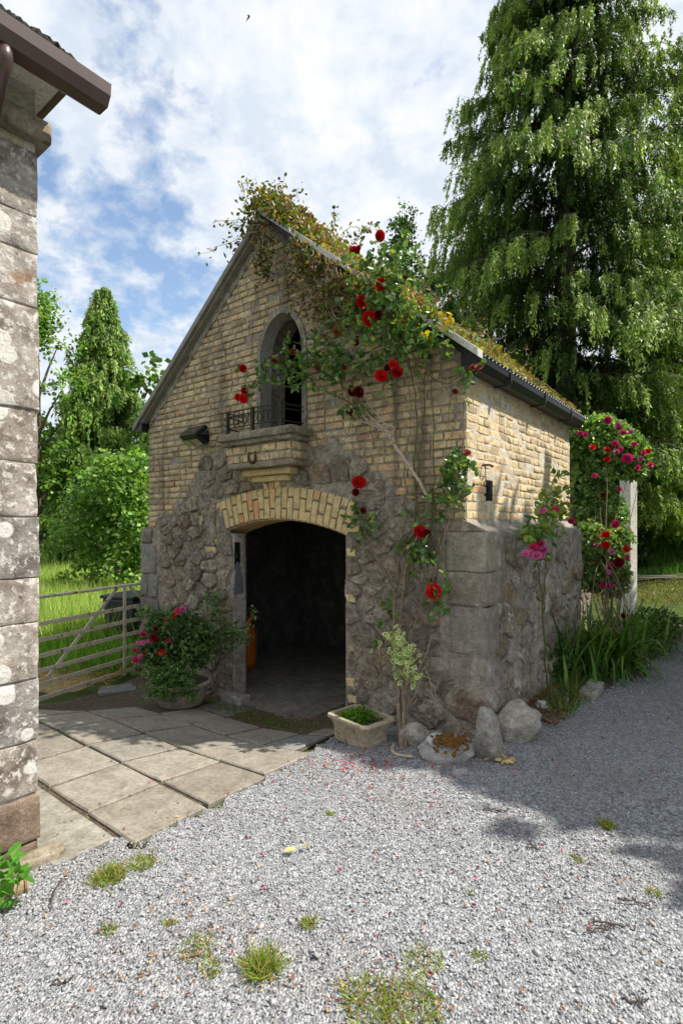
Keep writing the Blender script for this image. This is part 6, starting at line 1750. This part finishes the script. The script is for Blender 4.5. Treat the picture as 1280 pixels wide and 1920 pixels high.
# far tree belt closing the view
def belt(name, label, x0, x1, y, h0, n_, cols, leaf):
    P = np.stack([rng.uniform(x0, x1, n_), y + rng.normal(0, 2.2, n_), rng.uniform(0, 1, n_)], -1)
    P[:, 2] *= h0 * (.72 + .2 * np.sin(P[:, 0] * .55) + .12 * np.sin(P[:, 0] * 1.7))
    o = foliage(name, P, leaf, leaf * .8, cols, m_leaf, None, up=.6, tmpl=DIAM, tf=DIAMF, jit=.3)
    tag(o, label, 'wood', kind='stuff'); return o
belt('woodland', 'belt of woodland far behind the meadow', -42, -7, 38, 8.5, 26000, [(.03, .085, .015), (.05, .12, .02), (.02, .05, .012)], .6)
belt('dark_woodland', 'dark belt of woodland far behind the lane', 2, 42, 37, 10, 26000, [(.012, .03, .008), (.02, .04, .01)], .7)

# ================================================================== GRASS
def grass(name, label, X, Y, hgt, wid, cols, lean=.35, wts=None, zoff=0.0, cat='grass', zf=None):
    n_ = len(X); Z = (gz(X, Y) if zf is None else zf(X, Y)) + zoff
    P = np.stack([X, Y, Z], -1); H_ = hgt * rng.uniform(.5, 1.2, n_)
    A = np.stack([rng.normal(0, lean, n_), rng.normal(0, lean, n_), np.ones(n_)], -1)
    Nn = np.stack([rng.normal(0, 1, n_), rng.normal(0, 1, n_), rng.normal(.1, .2, n_)], -1)
    T_ = np.array([[0, .5, 0], [0, -.5, 0], [.55, -.38, .03], [.55, .38, .03], [1, 0, .16]])
    A = unit(A); Nn = unit(Nn - A * (A * Nn).sum(-1, keepdims=True)); S = np.cross(Nn, A)
    V = P[:, None] + A[:, None] * (T_[None, :, 0:1] * H_[:, None, None]) + S[:, None] * (T_[None, :, 1:2] * np.full(n_, wid)[:, None, None]) + Nn[:, None] * (T_[None, :, 2:3] * H_[:, None, None])
    q = (np.array([[0, 1, 2, 3]])[None] + (np.arange(n_) * 5)[:, None, None]).reshape(-1, 4)
    t3 = (np.array([[3, 2, 4]])[None] + (np.arange(n_) * 5)[:, None, None]).reshape(-1, 3)
    o = link(name, np_mesh(name, V.reshape(-1, 3), [q, t3], m_grass, np.repeat(pal(n_, cols, wts, .2), 5, 0)))
    tag(o, label, cat, kind='stuff'); return o
def field_pts(n_, y0, y1):
    Y = y0 + (y1 - y0) * rng.uniform(0, 1, n_) ** 1.35; X = -Y * rng.uniform(.30, .66, n_) - rng.uniform(-.6, .8, n_)
    k = (llx(X, Y) < -2.5) & ((X < -2.9) | (Y > 8.6)); return X[k], Y[k]
FGc = [(.20, .34, .045), (.28, .43, .065), (.38, .50, .10), (.54, .54, .20), (.62, .57, .30)]
X, Y = field_pts(42000, 7.8, 26)
grass('meadow_grass', 'tall seeding meadow grass beyond the gate', X, Y, .78, .016, FGc, .30, [3, 4, 3, 1.8, 1])
X = rng.uniform(-4.6, -2.75, 5200); Y = rng.uniform(7.0, 9.6, 5200); k = (llx(X, Y) < -2.5) & (Y + .35 * X > 5.75)
grass('verge_grass', 'bright green grass growing just behind the gate', X[k], Y[k], .5, .012, [(.12, .30, .03), (.18, .38, .045), (.26, .43, .06)], .35)
n_ = 3200; X = rng.uniform(-6.0, -2.8, n_); Y = rng.uniform(6.4, 8.6, n_)
grass('loose_straw', 'loose dry cut grass lying on the bank behind the gate', X, Y, .14, .006, [(.45, .30, .12), (.55, .40, .18), (.34, .22, .09)], 2.4, zoff=.10)
n_ = 15000; X = rng.uniform(6.4, 17, n_); Y = rng.uniform(10.9, 17.2, n_)
grass('lane_side_grass', 'short grass strewn with fallen leaves before the lane', X, Y, .09, .02, [(.12, .17, .03), (.20, .22, .05), (.30, .19, .10), (.10, .14, .03)], .8)
bank_z = lambda X, Y: gz(X, Y) + .8 * sm((Y - 19.5) / 5) * sm((X - 6) / 5)
n_ = 16000; X = rng.uniform(9, 22, n_); Y = rng.uniform(18.6, 25.5, n_)
grass('bank_grass', 'green grass bank beyond the lane below the dark wood', X, Y, .35, .03, [(.06, .16, .02), (.09, .21, .03), (.13, .25, .04)], .4, zf=bank_z)
mb = MB(); mb.add([(5, 16.6, .02), (30, 16.0, .02), (30, 17.2, .02), (5, 17.7, .02)], [(0, 1, 2, 3)]); tag(mb.obj('lane', m_lane, None), 'pale sunlit lane beyond the gravel', 'lane', kind='structure')
n_ = 2600; u_ = rng.uniform(0, 1, n_); lx_ = rng.uniform(2.45, 2.8, n_); ly_ = rng.uniform(.7, 4.2, n_)
X = CB[0] + lx_ * EXV[0] + ly_ * EYV[0]; Y = CB[1] + lx_ * EXV[1] + ly_ * EYV[1]
grass('bed_grass', 'ragged grass and weeds in the bed below the side wall', X[::3], Y[::3], .22, .010, SWC, .6)
mb = MB(); nn_ = 30
for j in range(nn_ + 1):
    for i in range(9):
        ly = .55 + 5.6 * j / nn_; lx = 2.30 + (.46 + .05 * math.sin(ly * 4.1) + .12 * max(0, ly - 1)) * i / 8; p = loc2w(lx, ly); e = math.sin(math.pi * i / 8)
        mb.v.append((p.x, p.y, .0 + .06 * e + .03 * e * mnoise.noise(Vector((lx * 5, ly * 5, 0)))))
mb.f += [(j * 9 + i, j * 9 + i + 1, (j + 1) * 9 + i + 1, (j + 1) * 9 + i) for j in range(nn_) for i in range(8)]
tag(mb.obj('flower_bed', m_soil, None, smooth=True), 'dark soil bed along the side wall', 'bed', kind='structure')

# ---------- tufts in the gravel
def tuft(px, py, r, n_, hgt, label, cols, name='grass_tuft'):
    c = GP(px, py); a = rng.uniform(0, 2 * np.pi, n_); d = r * np.sqrt(rng.uniform(0, 1, n_))
    X, Y = c.x + d * np.cos(a), c.y + d * np.sin(a)
    o = grass(name, None, X, Y, hgt, .0045, cols, 1.15, zoff=.008, cat=None); del o['kind']; tag(o, label, 'weed', 'weeds in the gravel')
TG = [(.16, .26, .03), (.24, .33, .05), (.36, .36, .10), (.30, .22, .08)]
for a in ((205, 1650, .075, 320, .07, 'grass clump at the front tip of the paving'), (270, 1622, .06, 150, .05, 'dry grass tuft along the paving edge above the front tip'), (492, 1822, .055, 380, .085, 'thick rounded grass tuft left of the middle in the near gravel'), (690, 1880, .10, 220, .06, 'straggling dry weed patch at the bottom of the gravel'), (770, 1900, .11, 280, .06, 'widest straw coloured weed patch at the bottom edge'), (790, 1812, .08, 110, .05, 'thin green weed above the straw coloured patch'), (1137, 1552, .035, 160, .05, 'dark green tuft on the edge of the tree shadow'), (578, 1738, .03, 90, .045, 'little green tuft in open gravel above the rounded tuft'), (370, 1785, .07, 110, .04, 'sparse dry weed left of the rounded tuft'), (395, 1825, .04, 70, .04, 'small green weed just below the sparse dry weed'), (620, 1530, .02, 40, .03, 'tiny green sprout near the paving corner'), (1080, 1615, .03, 40, .03, 'tiny bright weed right of centre in sunlit gravel'), (1225, 1680, .03, 50, .03, 'small weed near the right edge of the gravel'), (205, 1750, .03, 50, .04, 'small weed below the front tip of the paving'), (900, 1800, .03, 40, .035, 'lone pale weed in the gravel right of the bottom patch'), (880, 1680, .02, 30, .03, 'tiny weed in the middle of the sunlit gravel'), (320, 1735, .02, 40, .03, 'little weed under the paving in the left gravel')):
    tuft(*a, TG)
# moss and weeds in the paving joints and by the threshold
P = []
for r_i, yl in enumerate((-2.475, -1.985, -1.495, -0.985, -.53)):
    for x in np.arange(-1.7, 1.5, .012):
        if rng.uniform() < .10 + .3 * max(0, math.sin(x * 3.3 + yl * 5)): P.append((x + rng.normal(0, .004), yl + rng.normal(0, .005)))
for k in range(8):
    xl = 1.54 - .48 * k
    for y in np.arange(-2.46, -.5, .012):
        if rng.uniform() < .08 + .3 * max(0, math.sin(y * 4.1 + xl * 3)): P.append((xl + rng.normal(0, .004), y + rng.normal(0, .004)))
for _ in range(2600): P.append((rng.normal(.15, .45), rng.normal(-.28, .11)))
for _ in range(350): P.append((rng.normal(-.55, .22), rng.normal(-.28, .05)))
P = np.array(P); X = CB[0] + P[:, 0] * EXV[0] + P[:, 1] * EYV[0]; Y = CB[1] + P[:, 0] * EXV[1] + P[:, 1] * EYV[1]
grass('joint_weeds', 'moss and small weeds in the paving joints and by the threshold', X, Y, .022, .006, [(.07, .15, .02), (.12, .21, .035), (.18, .22, .06), (.20, .13, .06)], .9, zoff=.012, cat='weeds')
# ---------- petals and dead leaves
def litter(name, label, pts, size, cols, wts=None, zoff=.022):
    pts = np.array(pts); n_ = len(pts); Z = gz(pts[:, 0], pts[:, 1]) + zoff
    P = np.stack([pts[:, 0], pts[:, 1], Z], -1)
    o = foliage(name, P, size, size * .75, cols, m_litter, None, up=1.6, w=wts, A=rng.normal(0, 1, (n_, 3)) * np.array([1, 1, .25]))
    tag(o, label, 'litter', kind='stuff')
def gpx(n_, px, py, sx_, sy_):
    out = []
    for _ in range(n_):
        y_ = max(1290, random.gauss(py, sy_)); p = GP(random.gauss(px, sx_), y_); out.append((p.x, p.y))
    return out
PET = [(.30, .004, .03), (.16, .003, .02), (.45, .012, .02), (.55, .08, .16)]
q = gpx(120, 660, 1432, 60, 10) + gpx(150, 560, 1345, 60, 16) + gpx(60, 700, 1470, 110, 30) + gpx(40, 850, 1440, 40, 12) + gpx(45, 1000, 1425, 60, 30) + gpx(40, 1080, 1345, 60, 25) + gpx(40, 640, 1600, 280, 130) + gpx(25, 1000, 1600, 200, 90) + gpx(30, 640, 1390, 60, 14)
litter('fallen_petals', 'fallen dark red rose petals scattered on gravel and paving', q, .020, PET, [4, 3, 2, 1])
def unif(n_, x0, x1, y0, y1): 
    return [tuple(GP(random.uniform(x0, x1), random.uniform(y0, y1)))[:2] for _ in range(n_)]
q = gpx(130, 680, 1440, 90, 22) + unif(150, 10, 1270, 1500, 1915) + gpx(60, 820, 1425, 60, 10) + gpx(110, 1070, 1335, 50, 20) + gpx(60, 380, 1785, 90, 40) + gpx(70, 720, 1860, 90, 40) + gpx(200, 530, 1340, 65, 14) + gpx(16, 130, 1540, 60, 25) + gpx(26, 1000, 1440, 60, 20)
litter('fallen_leaves', 'brown and orange dead leaves scattered over the gravel', q, .019, [(.30, .13, .05), (.22, .10, .05), (.42, .24, .11), (.14, .065, .04)])
c = GP(945, 1432); q = [(c.x + rng.normal(0, .035), c.y + rng.normal(0, .02)) for _ in range(14)]; c = GP(556, 1603); q += [(c.x, c.y), (c.x + .025, c.y + .01)]
litter('pale_leaves', 'large pale tan leaves by the upright stone and in open gravel', q, .06, [(.60, .38, .18), (.55, .42, .20)], zoff=.03)
n_ = 500; lx_ = rng.uniform(2.42, 2.8, n_); ly_ = rng.uniform(.45, 2.4, n_); X = CB[0] + lx_ * EXV[0] + ly_ * EYV[0]; Y = CB[1] + lx_ * EXV[1] + ly_ * EYV[1]
litter('bed_leaves', 'reddish dead leaves lying in the bed below the side wall', np.stack([X, Y], -1), .035, [(.20, .07, .03), (.30, .12, .05), (.35, .05, .05)], zoff=.06)
# twigs
for k, (a, b, c, lab) in enumerate((((118, 1655), (100, 1690), (94, 1715), 'bent brown twig beside the front tip of the paving'), ((1110, 1735), (1140, 1742), (1172, 1742), 'forked pale twig at the right of the near gravel'), ((1105, 1755), (1130, 1750), (1148, 1745), 'short twig lying just below the forked twig'), ((990, 1585), (1000, 1595), (1010, 1604), 'small crooked twig near the tree shadow'), ((1160, 1696), (1190, 1698), (1225, 1702), 'thin straight twig near the right gravel edge'), ((100, 1858), (120, 1850), (135, 1842), 'short dark twig in the bottom left gravel'), ((905, 1522), (930, 1526), (952, 1525), 'thin dark twig in the sun below the boulders'), ((1170, 1880), (1195, 1888), (1215, 1895), 'brown twig in the bottom right gravel'))):
    mb = MB(); q = [GP(*p) + Vector((0, 0, .022)) for p in (a, b, c)]; o_ = q[1].copy()
    stem(mb, [p - o_ for p in q], .005, .0025, n=4)
    d = (q[2] - q[1]); stem(mb, [q[1] - o_, q[1] - o_ + Vector((d.y * .5, -d.x * .5, .01)) + d * .3], .003, .0015, n=3)
    tag(mb.obj('twig', m_bark, None, loc=o_), lab, 'twig', 'twigs on the gravel')
# ---------- bird
bp = AT(466, 33, 24.0)
bird = empty('bird', bp, R(30), 'dark swift gliding high in the sky', 'bird')
mb = MB(); mb.tube([(-.15, 0, 0), (-.09, 0, 0), (0, 0, 0), (.07, 0, 0), (.10, 0, 0)], [.008, .022, .034, .028, .006], 10)
bo = mb.mesh('body', m_bird, smooth=True); bo_o = link('body', bo, bird)
for s in (-1, 1):
    mb = MB(); pl = [(.05, .02), (.06, .12), (.02, .22), (-.10, .31), (-.03, .20), (-.01, .10), (-.02, .02)]
    mb.prism([(p[0], p[1] * s) for p in pl], lambda p, t: (p[0], p[1], .01 + .10 * abs(p[1]) + .006 * t)); mb.obj('wing', m_bird, bird)
mb = MB(); mb.prism([(-.13, .006), (-.22, .035), (-.18, 0), (-.22, -.035), (-.13, -.006)], lambda p, t: (p[0], p[1], .004 * t)); mb.obj('tail', m_bird, bird)
bird.rotation_euler = (R(70), R(-20), R(-40))
